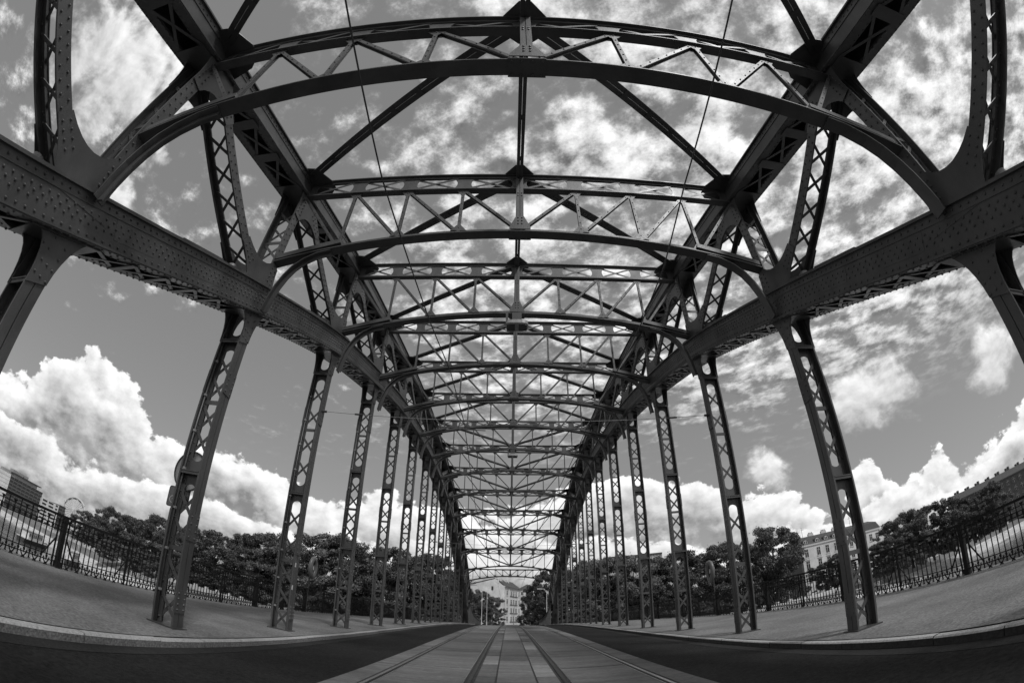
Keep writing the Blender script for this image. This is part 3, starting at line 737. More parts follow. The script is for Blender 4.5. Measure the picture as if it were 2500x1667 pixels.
# ------------------------------------------------------------------ railings
def foot_z(y): return float(deck(y))-.05
POST_Y = [7.0+4.57*k for k in range(-2, 11)]
def railing(s):
    root = empty('railing', 'black cast iron railing with Y shaped feet along the pavement '+('by the bicycle sign' if s < 0 else 'opposite the townhouse'), 'railing', 'iron railings of the bridge')
    X = s*RX
    def run(z0, z1, x0, x1, nm):
        rings = [[(X+x0, y, foot_z(y)+z0), (X+x1, y, foot_z(y)+z0), (X+x1, y, foot_z(y)+z1), (X+x0, y, foot_z(y)+z1)] for y in np.arange(-4, 54.5, 1.)]
        return MB().sweep(rings).build(nm, IRON, root)
    run(1.085, 1.14, -.04, .04, 'handrail'); run(.975, .992, -.012, .012, 'rail'); run(.885, .905, -.015, .015, 'rail'); run(.80, .822, -.015, .015, 'rail')
    run(.225, .245, -.015, .015, 'rail'); run(.115, .137, -.015, .015, 'rail')
    t_tall = MB().box(-.010, .010, -.010, .010, .10, 1.09)
    t_short = MB().box(-.010, .010, -.010, .010, .10, 1.02).box(-.016, .016, -.045, .045, 1.02, 1.045).box(-.014, .014, -.024, .024, .995, 1.02)
    for bb in (t_tall, t_short): bb.box(-.013, .013, -.026, .026, .82, .885).box(-.013, .013, -.024, .024, .155, .21).box(-.02, .02, -.02, .02, .845, .86)
    t_foot = MB()
    for q in (-1, 1):
        t_foot.bar((0, q*.008, .02), (0, q*.075, .122), .022, .02, (1, 0, 0)).bar((0, q*.008, .045), (0, q*.05, -.012), .024, .022, (1, 0, 0))
        t_foot.bar((0, q*.075, .122), (0, q*.079, .17), .02, .02, (1, 0, 0))
    t_foot.box(-.014, .014, -.022, .022, .01, .06)
    t_drop = MB().box(-.012, .012, -.012, .012, .055, .13).box(-.015, .015, -.02, .02, .03, .055)
    tm = {}
    for k, bb in (('baluster', t_tall), ('finial_baluster', t_short), ('foot', t_foot), ('pendant', t_drop)):
        o = bb.build(k, IRON); tm[k] = o.data; bpy.data.objects.remove(o)
    n = 0; y = 4.0
    for k in range(298):
        y = 4.0+.157*k
        if min(abs(y-p) for p in POST_Y) < .10: continue
        def put(nm):
            o = bpy.data.objects.new(nm, tm[nm]); COL.objects.link(o); o.parent = root; o.location = (X, y, foot_z(y))
        put('baluster' if k % 2 else 'finial_baluster')
        put('foot' if k % 2 else 'pendant')
    for p in POST_Y:
        if p < 2: continue
        z = foot_z(p); bb = MB().box(X-.055, X+.055, p-.055, p+.055, z-.03, z+1.09).box(X-.07, X+.07, p-.07, p+.07, z-.03, z+.14).box(X-.064, X+.064, p-.064, p+.064, z+1.0, z+1.06)
        for q in (-.03, .03): bb.box(*sorted((X-s*.055, X-s*.061)), p+q-.008, p+q+.008, z+.2, z+.95)
        po = bb.build('post', IRON, root)
        for q in (-1, 1):
            MB().box(X-.012, X+.012, p+q*.155-.011, p+q*.155+.011, z, z+1.09).build('stanchion', IRON, root)
            MB().bar((X, p+q*.17, z+.62), (X, p+q*.47, z+.2), .03, .024, (1, 0, 0)).build('bracket', IRON, root)
        m = p+2.285
        for q in (-.06, .06): MB().box(X-.018, X+.018, m+q-.014, m+q+.014, foot_z(m)-.03, foot_z(m)+1.09).build('stanchion', IRON, root)
        for q in (-1, 1): MB().bar((X, m+q*.07, foot_z(m)+.66), (X, m+q*.40, foot_z(m)+.2), .026, .022, (1, 0, 0)).build('bracket', IRON, root)
    return root
railing(-1); railing(1)

# ------------------------------------------------------------------ overhead line
def wire(name, pts, r, label, cat, group=None, parent=None, m=None):
    o = MB().tube(pts, r, 5).build(name, m or STEEL2, parent)
    return tag(o, label, cat, group) if label else o
xw = [(-12, -1.9), (0, -1.60), (3, -1.58), (4.4, -1.48), (5.7, -1.38), (7.2, -1.22), (9.55, -1.16), (17, -1.42), (25, -1.50), (39.9, -1.25), (60, -1.4), (150, -1.5)]
xwr = [(-12, 1.70), (0, 1.75), (3, 1.80), (4.4, 1.90), (5.7, 1.88), (9.55, 1.62), (17, 1.42), (25, 1.25), (39.9, 1.5), (60, 1.4), (150, 1.4)]
for pts, t in ((xw, 'bicycle sign'), (xwr, 'townhouse')):
    p3 = [(x, y, ZO+4.15+.0075*min(y, 33)-(.02*max(0, y-45))) for y, x in pts]
    wire('contact_wire', p3, .0095, 'thin black tram contact wire above the track on the %s side' % t, 'wire', 'tram contact wires')
def span(i, z, lab):
    y = YN(i); r = empty('span_wire', lab, 'wire', None, (0, 0, 0))
    pts = [(x, y, z-.10*(1-(x/4.5)**2)) for x in np.linspace(-4.56, 4.56, 15)]
    MB().tube(pts, .007, 5).build('cable', GALV, r)
    for s in (-1, 1):
        MB().tube([(s*3.75, y, z-.03), (s*3.55, y, z-.037)], .022, 8).build('insulator', STEEL2, r)
        MB().tube([(s*4.60, y, z), (s*4.48, y, z-.002)], .03, 8).build('clamp', STEEL2, r)
        MB().bar((s*1.25, y, z-.09), (s*1.3, y, z-.30), .02, .02, (0, 1, 0)).build('dropper', STEEL2, r)
        MB().bar((s*1.3, y, z-.30), (s*.7, y+.25, z-.22), .018, .018).build('registration_arm', STEEL2, r)
span(2, ZO+4.39, 'cable spanning the road between lattice posts above the near tram wires')
span(7, ZO+4.6, 'cable spanning the road between posts under the highest cross frames')
span(11, ZO+4.0, 'cable spanning the road near the far portal')

# ------------------------------------------------------------------ street lights under the frames, floodlights on the chord
def luminaire(i, lab):
    y = YN(i)-.10; z = ZO+RZ[i]-.42
    r = empty('street_light', lab, 'street light', 'lights hung under the cross frames', (0, y, z))
    bb = MB(); n = 24; 
    for (zz, sx, sy) in ((0, 1, 1),): pass
    def ring(zz, hx, hy): return [(math.copysign(abs(math.cos(t))**.55, math.cos(t))*hx, math.copysign(abs(math.sin(t))**.55, math.sin(t))*hy, zz) for t in np.arange(n)*2*math.pi/n]
    bb.sweep([ring(-.03, .255, .16), ring(0, .285, .18), ring(.09, .28, .175), ring(.13, .22, .13)]); bb.build('housing', GALV, r, smooth=False)
    for q in (-1, 1): MB().box(q*.15-.10, q*.15+.10, -.13, .13, -.045, -.03).build('lens', STEEL2, r)
    MB().box(-.12, .12, -.03, .03, .12, .42).build('bracket', STEEL2, r)
    MB().box(-.28, -.22, -.02, .02, .10, .40).build('stay', STEEL2, r)
luminaire(2, 'flat grey street light under the third cross frame from the bicycle sign')
luminaire(6, 'flat grey street light under the highest cross frame')
luminaire(10, 'flat grey street light under a frame before the far portal')
for s in (-1, 1):
    for i in (0, 1, 2):
        p, d, n = cpt(zl_f, i); c = p+n*.6-d*.55
        r = empty('floodlight', 'small drum floodlight on the chord at the %s truss joint on the %s side' % (('nearest', 'second', 'third')[i] if i else 'first', 'big wheel' if s < 0 else 'townhouse'), 'floodlight', 'floodlights on the lower chords', (s*4.86, c[0], c[1]))
        MB().tube([(0, 0, 0), (0, 0, .11)], .085, 14).build('drum', GALV, r); MB().tube([(0, 0, .11), (0, 0, .118)], .07, 14).build('lens', GLASS, r)
        MB().box(-.02, .02, -.05, .05, -.09, 0).build('bracket', STEEL2, r)

# ------------------------------------------------------------------ signs and conduit on the near lattice post
y1 = YN(1)+.30
r = empty('road_sign', 'round road sign mounted behind the lattice post above a bicycle plate', 'road sign', None, (-5.13, y1, ZO+1.58))
bb = MB(); t = np.arange(32)*2*math.pi/32
bb.sweep([[(.335*math.cos(a), 0, .335*math.sin(a)) for a in t], [(.335*math.cos(a), .016, .335*math.sin(a)) for a in t]]); bb.build('disc', mat('sign_back', .30, .5, .1, 4), r)
bb = MB()
for k in range(32):
    a0, a1 = t[k], t[(k+1) % 32]
    bb.bar((.325*math.cos(a0), -.004, .325*math.sin(a0)), (.325*math.cos(a1), -.004, .325*math.sin(a1)), .02, .024, (0, 1, 0))
bb.build('rim', STEEL2, r)
MB().box(.03, .09, -.12, .0, -.02, .04).build('bracket', STEEL2, r); MB().bar((-.05, -.008, -.12), (.1, -.008, .05), .012, .004, (0, 1, 0)).build('seam', STEEL2, r)
r = empty('road_sign', 'small rectangular plate with a bicycle drawing beside the lattice post', 'road sign', None, (-5.27, y1+.02, ZO+1.13))
bb = MB()
def rr(hx, hz, c):
    out = []
    for cx, cz, a0 in ((hx-c, hz-c, 0), (-hx+c, hz-c, 90), (-hx+c, -hz+c, 180), (hx-c, -hz+c, 270)):
        out += [(cx+c*math.cos(math.radians(a0+q)), cz+c*math.sin(math.radians(a0+q))) for q in (0, 30, 60, 90)]
    return out
MB().prism(rr(.23, .17, .04), lambda u, v_, q: (u, q, v_), 0, .012).build('plate', STEEL2, r)
MB().prism(rr(.213, .153, .035), lambda u, v_, q: (u, q, v_), -.003, 0).build('face', mat('sign_face', .12, .5, .1, 4), r)
bb = MB()
def circ(cx, cz, rad):
    for k in range(14):
        a0, a1 = k*2*math.pi/14, (k+1)*2*math.pi/14
        bb.bar((cx+rad*math.cos(a0), -.005, cz+rad*math.sin(a0)), (cx+rad*math.cos(a1), -.005, cz+rad*math.sin(a1)), .010, .003, (0, 1, 0))
circ(-.115, -.05, .055); circ(.03, -.05, .055)
for p, q in (((-.115, -.05), (-.05, -.05)), ((-.05, -.05), (.005, .03)), ((-.115, -.05), (-.075, .03)), ((-.075, .03), (.005, .03)), ((-.05, -.05), (-.085, .05)), ((.03, -.05), (.0, .06)), ((.0, .06), (.03, .07)), ((-.105, .052), (-.065, .052))):
    bb.bar((p[0], -.005, p[1]), (q[0], -.005, q[1]), .010, .003, (0, 1, 0))
bb.build('bicycle_symbol', mat('sign_symbol', .5, .5, 0), r)
MB().box(.15, .24, -.10, 0, -.02, .02).build('bracket', STEEL2, r)
for i, s in ((1, -1), (2, -1), (3, -1)):
    y = YN(i)-.07; z0 = float(deck(y)); h = float(zl_f(i))+ZO-.5
    r = empty('cable_conduit', ('thin steel conduit clipped up the lattice post with the road signs', 'thin steel conduit clipped up the second lattice post beyond the signs', 'thin steel conduit clipped up the lattice post past the lifebuoy')[i-1], 'conduit', None, (s*(XO-.045), y, z0))
    MB().tube([(0, 0, 0), (0, 0, h-z0)], .014, 8).build('pipe', COND, r, smooth=True)
    for q in np.arange(.5, h-z0, .62): MB().box(-.022, .022, -.02, .02, q-.018, q+.018).build('clip', GALV, r)
# stickers on a post
for dz, dy in ((1.45, -.05), (.95, -.09)):
    tag(MB().box(XI*-1+.002, XI*-1+.0035, YN(2)+dy-.03, YN(2)+dy+.03, float(deck(YN(2)))+dz-.05, float(deck(YN(2)))+dz+.05).build('sticker', WHITE),
        '%s small white sticker on the second lattice post past the road signs' % ('upper' if dz > 1 else 'lower'), 'sticker')

# ------------------------------------------------------------------ lifebuoy stations on the railings
def lifebuoy(s, y, lab):
    r = empty('lifebuoy_station', lab, 'lifebuoy', 'lifebuoy stations on the railings', (s*(RX-.02), y, foot_z(y)))
    MB().tube([(0, 0, 0), (0, 0, 2.0)], .03, 8).build('pole', STEEL2, r)
    bb = MB(); rings = []; n = 28; m = 10
    for k in range(n+1):
        a = k*2*math.pi/n; e = .40 if math.sin(a) > 0 else .43
        cx, cz = .30*math.cos(a), e*math.sin(a)+2.14; ring = []
        for j in range(m):
            q = j*2*math.pi/m; rr_ = .13*math.cos(q)
            ring.append((s*-.14+.10*math.sin(q), cx+rr_*math.cos(a), cz+rr_*math.sin(a)))
        rings.append(ring)
    bb.sweep(rings, False).build('casing', LBUOY, r, smooth=True)
    bb = MB(); bb.sweep([[(s*-.10, .2*math.cos(a), 2.14+.26*math.sin(a)) for a in np.arange(20)*math.pi/10], [(s*-.08, .2*math.cos(a), 2.14+.26*math.sin(a)) for a in np.arange(20)*math.pi/10]]); bb.build('back_plate', STEEL2, r)
    for q, h in ((-.10, .12), (.0, .10), (.10, .13)):
        bb = MB(); bb.sweep([[(s*-.125, q+.04*math.cos(a), 2.15+h*math.sin(a)) for a in np.arange(14)*math.pi/7], [(s*-.115, q+.04*math.cos(a), 2.15+h*math.sin(a)) for a in np.arange(14)*math.pi/7]]); bb.build('instruction_panel', WHITE, r)
lifebuoy(-1, 20.9, 'lifebuoy in a plastic ring casing on the railing by the dark leafy bank')
lifebuoy(1, 20.9, 'lifebuoy in a plastic ring casing on the railing before the townhouse')

# ------------------------------------------------------------------ trees
def tree_meshes(k, conifer=False):
    rg = np.random.default_rng(50+k)
    # unit tree: height 1, crown radius about .42
    nl = 150; cen = []; rad = []; ph = rg.uniform(0, 6.28, 6); am = rg.uniform(.05, .16, 6); lean = rg.normal(size=2)*.03
    def env(a, h): return .42*math.sqrt(max(.02, 1-((h-.47)/.52)**2))*(1+sum(am[j]*math.sin((j+1)*a+ph[j]+h*(3+j)) for j in range(6)))
    for j in range(nl):
        h = rg.uniform(.06, .97); a = rg.uniform(0, 2*math.pi); q = env(a, h)*math.sqrt(rg.uniform(.12, 1))
        cen.append((q*math.cos(a)+lean[0]*h, q*math.sin(a)+lean[1]*h, h+rg.normal()*.015)); rad.append(rg.uniform(.035, .085))
    cen, rad = np.array(cen), np.array(rad)
    N = 44000
    w = rad**2.0; pick = rg.choice(nl, N, p=w/w.sum())
    dirs = rg.normal(size=(N, 3)); dirs /= np.linalg.norm(dirs, axis=1)[:, None]
    rr_ = rad[pick]*rg.uniform(.2, 1.0, N)**.5*np.where(rg.uniform(size=N) < .10, rg.uniform(1., 1.7, N), 1.)
    pos = cen[pick]+dirs*rr_[:, None]*np.array((1.1, 1.1, .75))
    nor = dirs+rg.normal(size=(N, 3))*.75+np.array((0, 0, .35)); nor /= np.linalg.norm(nor, axis=1)[:, None]
    tmp = rg.normal(size=(N, 3)); a = np.cross(nor, tmp); a /= np.linalg.norm(a, axis=1)[:, None]; b_ = np.cross(nor, a)
    sz = rg.uniform(.005, .0120, N)[:, None]
    v = np.stack([pos-a*sz*1.3, pos+b_*sz*.75, pos+a*sz*1.3, pos-b_*sz*.75], 1).reshape(-1, 3)
    me = bpy.data.meshes.new('crown'); me.vertices.add(4*N); me.vertices.foreach_set('co', v.ravel())
    me.loops.add(4*N); me.loops.foreach_set('vertex_index', np.arange(4*N)); me.polygons.add(N); me.polygons.foreach_set('loop_start', np.arange(N)*4); me.polygons.foreach_set('loop_total', np.full(N, 4))
    me.update(); 
    for m in LEAF: me.materials.append(m)
    me.polygons.foreach_set('material_index', rg.choice(3, N, p=((.45, .4, .15), (.2, .5, .3), (.6, .3, .1), (.3, .45, .25))[k % 4]))
    tb = MB(); tb.tube([(0, 0, -.03), (.004, .002, .15), (-.004, .004, .34), (.004, 0, .6), (0, 0, .8)], [.026, .019, .016, .010, .004], 8)
    for j in range(22):
        c = cen[j]; h0 = rg.uniform(.16, .45); tb.tube([(0, 0, h0), (c[0]*.5, c[1]*.5, h0+(c[2]-h0)*.4), (c[0], c[1], c[2])], [.009, .005, .0015], 5)
    to = tb.build('trunk', BARK); tme = to.data; bpy.data.objects.remove(to)
    return me, tme
TM = [tree_meshes(k) for k in range(6)]
def tree(az, dist, top_el, k, wide=1., name='broadleaf_tree', label='', group='', base=BANK_Z):
    a = math.radians(az); x, y = dist*math.sin(a), dist*math.cos(a)
    H = dist*math.tan(math.radians(top_el))+ZO-base
    r = empty(name, label, 'tree', group, (x, y, base-.1), random.uniform(0, 6.28))
    for nm, me in (('crown', TM[k][0]), ('trunk', TM[k][1])):
        o = bpy.data.objects.new(nm, me); COL.objects.link(o); o.parent = r; o.scale = (H*wide, H*wide, H*1.03)
ORD = 'first second third fourth fifth sixth seventh eighth ninth tenth eleventh twelfth thirteenth fourteenth'.split()
LW = '%s leafy tree from the big wheel in the riverside belt'
for q_, (az, d, el, k, w) in enumerate(((-50.3, 215, 2.8, 0, .95), (-48.9, 200, 2.9, 3, 1.1), (-47.2, 170, 4.1, 1, 1.0), (-45.0, 160, 4.0, 2, 1.1), (-43.3, 150, 4.3, 4, 1.0), (-41.6, 140, 5.2, 0, 1.0), (-39.6, 132, 4.7, 5, 1.0))):
    tree(az, d, el, k, w, label=LW % ORD[q_], group='tree belt by the big wheel')
LW = '%s leafy tree past the belt, counted from the big wheel towards the portal'
for q_, (az, d, el, k, w) in enumerate(((-37.2, 120, 4.9, 1, 1.1), (-34.7, 115, 5.4, 2, 1.1), (-32.2, 112, 5.8, 3, 1.05), (-29.9, 104, 6.4, 4, .95), (-27.6, 100, 7.0, 3, 1.0), (-25.6, 98, 6.2, 5, 1.0), (-21.9, 84, 8.2, 0, 1.15), (-19.2, 88, 7.4, 1, 1.0), (-16.8, 92, 6.4, 4, 1.0), (-14.2, 84, 7.6, 2, 1.0), (-11.6, 88, 6.8, 5, .95), (-9.2, 86, 7.4, 0, .9), (-7.2, 96, 5.6, 3, .9))):
    tree(az, d, el, k, w, label=LW % ORD[q_], group='trees behind the posts on the big wheel side')
LW = '%s leafy tree from the dark firewall of the townhouse towards the bridge'
for q_, (az, d, el, k, w) in enumerate(((31.2, 112, 7.6, 1, .95), (28.9, 118, 6.0, 4, 1.0), (25.7, 104, 6.8, 5, .95), (23.0, 100, 6.2, 0, 1.05), (20.2, 94, 6.8, 2, 1.0), (17.4, 90, 6.4, 3, 1.0), (14.6, 88, 7.0, 1, 1.0), (11.8, 90, 6.8, 0, .95), (9.3, 94, 6.6, 4, .9), (7.3, 100, 5.8, 5, .8))):
    tree(az, d, el, k, w, label=LW % ORD[q_], group='trees between bridge and townhouse')
LW = '%s leafy tree from the mansard house towards the dark tenement'
for q_, (az, d, el, k, w) in enumerate(((45.4, 128, 4.3, 2, 1.05), (47.1, 132, 4.7, 5, 1.1), (49.6, 140, 4.6, 0, 1.1), (52.1, 145, 4.5, 3, 1.0), (54.6, 150, 3.7, 1, 1.1), (57.5, 150, 4.0, 4, 1.0))):
    tree(az, d, el, k, w, label=LW % ORD[q_], group='trees beyond the townhouse')
LW = '%s low bushy tree along the foot of the pale house facades'
for q_, (az, d, el, k, w) in enumerate(((38.6, 118, 2.6, 4, 1.1), (36.9, 122, 2.1, 1, 1.2), (43.6, 118, 2.6, 0, 1.2))):
    tree(az, d, el, k, w, label=LW % ORD[q_], group='low trees before the townhouse')
tree(4.6, 98, 5.8, 0, .80, label='tall dark tree beside the road past the end portal, under the lamp', group=None)
tree(3.0, 112, 4.2, 2, .75, label='lower dark tree leaning over the road end before the pale house', group=None)
tree(-3.6, 120, 3.4, 3, .9, label='pale leafy tree in front of the blank gable wall', group=None)
tree(-1.9, 130, 2.6, 5, .9, label='dark round tree at the foot of the corner building', group=None)
tree(-5.2, 110, 3.9, 1, .9, label='leafy tree beside the road end hidden by the far arch foot', group=None)
for s, lab in ((-1, '%s dark bush under the trees, from the big wheel towards the portal'), (1, '%s dark bush under the trees, from the portal towards the townhouse')):
    for q_, az in enumerate(np.linspace(47, 8.5, 14) if s < 0 else np.linspace(8.5, 27.5, 12)):
        d = 70/max(.42, math.cos(math.radians(az)))*(1.28 if az > 15 else 1.2)
        a_ = math.radians(s*az); x, y = d*math.sin(a_), d*math.cos(a_)
        r = empty('bush', lab % ORD[q_], 'bush', 'bushes under the bank trees', (x, y, BANK_Z-.4), random.uniform(0, 6))
        o = bpy.data.objects.new('crown', TM[q_ % 6][0]); COL.objects.link(o); o.parent = r; hh = random.uniform(4.2, 5.6); o.scale = (hh*1.7, hh*1.7, hh)

# ------------------------------------------------------------------ buildings
def polar(az, d): a = math.radians(az); return np.array((d*math.sin(a), d*math.cos(a)))
def wall_frame(p, q):
    d = (q-p); L = np.linalg.norm(d); d /= L; n = np.array((d[1], -d[0]))
    if np.dot(n, -(p+q)/2) < 0: n = -n
    return d, n, L
def block(root, p, q, depth, z0, z1, m, nm='wall'):
    d, n, L = wall_frame(p, q); a, c, e, f = p, q, q-n*depth, p-n*depth
    MB().add([(*a, z0), (*c, z0), (*e, z0), (*f, z0), (*a, z1), (*c, z1), (*e, z1), (*f, z1)], MB.BF).build(nm, m, root)
    return d, n, L
def window(root, p, d, n, u, z, w, h, m_frame=TRIM, sill=True, cross=True, nm='window', off=0., t=.09):
    def P3(x, o, zz): q = p+d*(u+x)+n*(o+off); return (q[0], q[1], zz)
    def bx(bb, x0, x1, o0, o1, a0, a1): bb.add([P3(x0, o0, a0), P3(x1, o0, a0), P3(x1, o1, a0), P3(x0, o1, a0), P3(x0, o0, a1), P3(x1, o0, a1), P3(x1, o1, a1), P3(x0, o1, a1)], MB.BF)
    bb = MB()
    bx(bb, -w/2-t, -w/2, 0, .07, z-t, z+h+t); bx(bb, w/2, w/2+t, 0, .07, z-t, z+h+t); bx(bb, -w/2, w/2, 0, .07, z+h, z+h+t); bx(bb, -w/2, w/2, 0, .07, z-t, z)
    if cross: bx(bb, -.05, .05, .02, .05, z, z+h); bx(bb, -w/2, w/2, .02, .05, z+h*.66, z+h*.66+.09)
    if sill: bx(bb, -w/2-.2, w/2+.2, .0, .2, z-.22, z-.1)
    o = bb.build(nm, m_frame, root)
    bb = MB(); bx(bb, -w/2, w/2, .0, .03, z, z+h); bb.build('pane', GLASS, o); return o
# townhouse with eyelid dormers
p, q = polar(34.6, 150), polar(39.9, 157)
z0 = BANK_Z; ze = ZO+150*math.tan(math.radians(4.62))
r = empty('townhouse', 'pale ornate townhouse with dark tiled roof and arched dormers across the river', 'house', None, (*p, z0)); r.location = (0, 0, 0)
d, n, L = block(r, p, q, 12, z0, ze, PLAST)
block(r, p-d*.02+n*.25, q+n*.25, .6, ze-.35, ze+.25, TRIM, 'cornice'); block(r, p+n*.1, q+n*.1, .3, ze-8.2, ze-7.95, TRIM, 'string_course')
def roof_prism(root, p, d, n, L, zb, h, run, depth, m, over=.4, nm='roof'):
    prof = [(over, zb), (-run, zb+h), (-depth+run, zb+h), (-depth-over, zb)]
    MB().prism(prof, lambda u, v_, t: (*(p+d*t+n*u), v_), -over, L+over).build(nm, m, root)
roof_prism(r, p, d, n, L, ze+.2, 3.0, 5.0, 12, ROOF, .3)
cols = [.9, 4.9, 7.9, 10.9, 13.8]
cols = [c*L/15.2 for c in cols]
for row, (zz, h) in enumerate(((ze-3.6, 2.4), (ze-7.4, 2.6), (ze-11.2, 2.6))):
    for c in cols:
        w = window(r, p, d, n, c+.6, zz, 1.15, h)
        if row: MB().prism([(-.95, 0), (.95, 0), (.45, .25), (0, .62), (-.45, .25)], lambda u, v_, t, c=c, zz=zz, h=h: (*(p+d*(c+.6+u)+n*t), zz+h+.35+v_), 0, .18).build('pediment', TRIM, r)
for c in cols:
    def D3(u, v_, t): return (*(p+d*(c+.9+u)+n*t), ze+.45+v_)
    arc = [(1.0*math.cos(a), .75+.75*math.sin(a)) for a in np.linspace(0, math.pi, 9)]
    dm = MB().prism([(-1.0, 0)]+arc[::-1]+[(1.0, 0)], D3, -3.2, -.5).build('dormer', ROOF, r)
    arc2 = [(.7*math.cos(a), .65+.62*math.sin(a)) for a in np.linspace(0, math.pi, 9)]
    MB().prism([(-.7, .1)]+arc2[::-1]+[(.7, .1)], D3, -.5, -.42).build('frame', TRIM, dm)
    for u in (-.3, .3): MB().box(0, .001, 0, .001, 0, .001) if False else MB().prism([(u-.2, .25), (u+.2, .25), (u+.2, 1.0), (u-.2, 1.0)], D3, -.42, -.40).build('pane', GLASS, dm)
for c in (1.5, 6.0, 10.5, 14.5):
    ch = c*L/15.2
    def C3(u, v_, t): return (*(p+d*(ch+u)-n*(5.0+t)), ze+2.3+v_)
    MB().prism([(-.9, 0), (.9, 0), (.9, 1.7), (-.9, 1.7)], C3, 0, .9).build('chimney', TRIM, r)
    for u in (-.55, 0, .55): MB().prism([(u-.14, 1.7), (u+.14, 1.7), (u+.12, 2.1), (u-.12, 2.1)], C3, .3, .55).build('chimney_pot', ROOF, r)
MB().bar((*(p+d*3.2-n*5), ze+3), (*(p+d*3.2-n*5), ze+6.4), .08, .08, (1, 0, 0)).bar((*(p+d*2.4-n*5), ze+5.6), (*(p+d*4-n*5), ze+5.6), .06, .06).build('aerial', STEEL2, r)
# firewall on its flank
block(r, p-d*.5+n*-.2, p-d*.02-n*.2, 13, z0, ze+.6, PLAST3, 'firewall')
MB().prism([(.2, ze+.6), (-6.5, ze+3.6), (-13, ze+.6)], lambda u, v_, t: (*(p+d*t+n*u), v_), -.55, -.05).build('firewall_gable', PLAST3, r)
# its neighbour with a mansard roof
p2, q2 = polar(40.0, 157.4), polar(44.0, 166)
ze2 = ZO+160*math.tan(math.radians(4.30))
r = empty('mansard_house', 'pale house with ribbed mansard roof next to the ornate townhouse', 'house')
d2, n2, L2 = block(r, p2, q2, 12, z0, ze2, PLAST)
block(r, p2+n2*.25, q2+n2*.25, .6, ze2-.35, ze2+.25, TRIM, 'cornice')
prof = [(.3, ze2+.2), (-1.6, ze2+2.5), (-6, ze2+3.7), (-10.4, ze2+2.5), (-12.3, ze2+.2)]
MB().prism(prof, lambda u, v_, t: (*(p2+d2*t+n2*u), v_), -.2, L2+.2).build('roof', ROOF, r)
bb = MB()
for t in np.arange(.3, L2, .7): bb.bar((*(p2+d2*t+n2*.33), ze2+.25), (*(p2+d2*t-n2*1.55), ze2+2.55), .06, .06)
bb.build('roof_ribs', ROOF, r, 'stuff')
for row in range(4):
    for c in np.linspace(1.6, L2-1.6, 5): window(r, p2, d2, n2, c, ze2-3.4-3.6*row, 1.2, 2.1)
MB().bar((*(p2+d2*6-n2*5), ze2+3), (*(p2+d2*6-n2*5), ze2+6.6), .08, .08, (1, 0, 0)).bar((*(p2+d2*5.3-n2*5), ze2+6), (*(p2+d2*6.7-n2*5), ze2+6), .06, .06).build('aerial', STEEL2, r)
# long dark tenement
p3, q3 = polar(52.8, 225), polar(66, 232)
ze3 = ZO+226*math.tan(math.radians(3.85))
r = empty('tenement', 'long dark brick tenement with many chimneys behind riverside trees', 'apartment block')
d3, n3, L3 = block(r, p3, q3, 14, z0, ze3, PLAST3)
roof_prism(r, p3, d3, n3, L3, ze3, 3.0, 6.0, 14, ROOF, .5)
block(r, p3+n3*.3, q3+n3*.3, .7, ze3-.3, ze3+.15, mat('tenement_eaves', .16, .8), 'eaves')
for row in range(4):
    for c in np.arange(2.5, L3-1, 3.1): window(r, p3, d3, n3, c, ze3-3.3-3.5*row, 1.25, 2.0, sill=False, t=.03)
for c in np.arange(3, L3, 5.2):
    for u in (0, 1.3): MB().box(0, .9, 0, .9, 0, random.uniform(1.2, 1.9)).build('chimney', PLAST3, r).matrix_local = Matrix.Translation((*(p3+d3*(c+u)-n3*6.6), ze3+2.6))
for c in np.arange(24, L3, 12):
    qd = p3+d3*c+n3*.0; w = window(r, p3, d3, n3, c, ze3-6.8, 2.2, 1.0, nm='balcony', sill=True, off=.2)
# corner building at the end of the street
pc = polar(-.56, 197); pg = polar(-4.6, 190); pr = polar(1.33, 221); zg = ZO-2.6
zc = ZO+197*math.tan(math.radians(3.95))
r = empty('corner_building', 'pale four storey corner building with blank gable wall closing the street', 'apartment block')
dg = (pc-pg); Lg = np.linalg.norm(dg); dg /= Lg; ng = np.array((dg[1], -dg[0])); df = pr-pc; Lf = np.linalg.norm(df); df /= Lf
back = pg+df*Lf
MB().add([(*pg, zg), (*pc, zg), (*pr, zg), (*back, zg), (*pg, zc), (*pc, zc), (*pr, zc), (*back, zc)], MB.BF).build('wall', PLAST2, r)
pk = pg+dg*Lg*.72; zk = ZO+195*math.tan(math.radians(4.9))
MB().add([(*pg, zc), (*pc, zc), (*pk, zk), (*(pg-df*-.4), zc), (*(pc+df*.4), zc), (*(pk+df*.4), zk)], [(0, 1, 2), (5, 4, 3), (0, 3, 4, 1), (1, 4, 5, 2), (2, 5, 3, 0)]).build('gable', PLAST2, r)
e = dg*.9
MB().add([(*(pc+e), zc-.1), (*(pr+e), zc-.1), (*(pk+df*Lf), zk+.1), (*(pk), zk+.1), (*(pc+e), zc+.25), (*(pr+e), zc+.25), (*(pk+df*Lf), zk+.4), (*pk, zk+.4)], MB.BF).build('roof', ROOF, r)
MB().add([(*(pg-e), zc-.1), (*(pg-e+df*Lf), zc-.1), (*(pk+df*Lf), zk+.1), (*(pk), zk+.1), (*(pg-e), zc+.25), (*(pg-e+df*Lf), zc+.25), (*(pk+df*Lf), zk+.4), (*pk, zk+.4)], MB.BF).build('roof', ROOF, r)
nf = np.array((df[1], -df[0]))
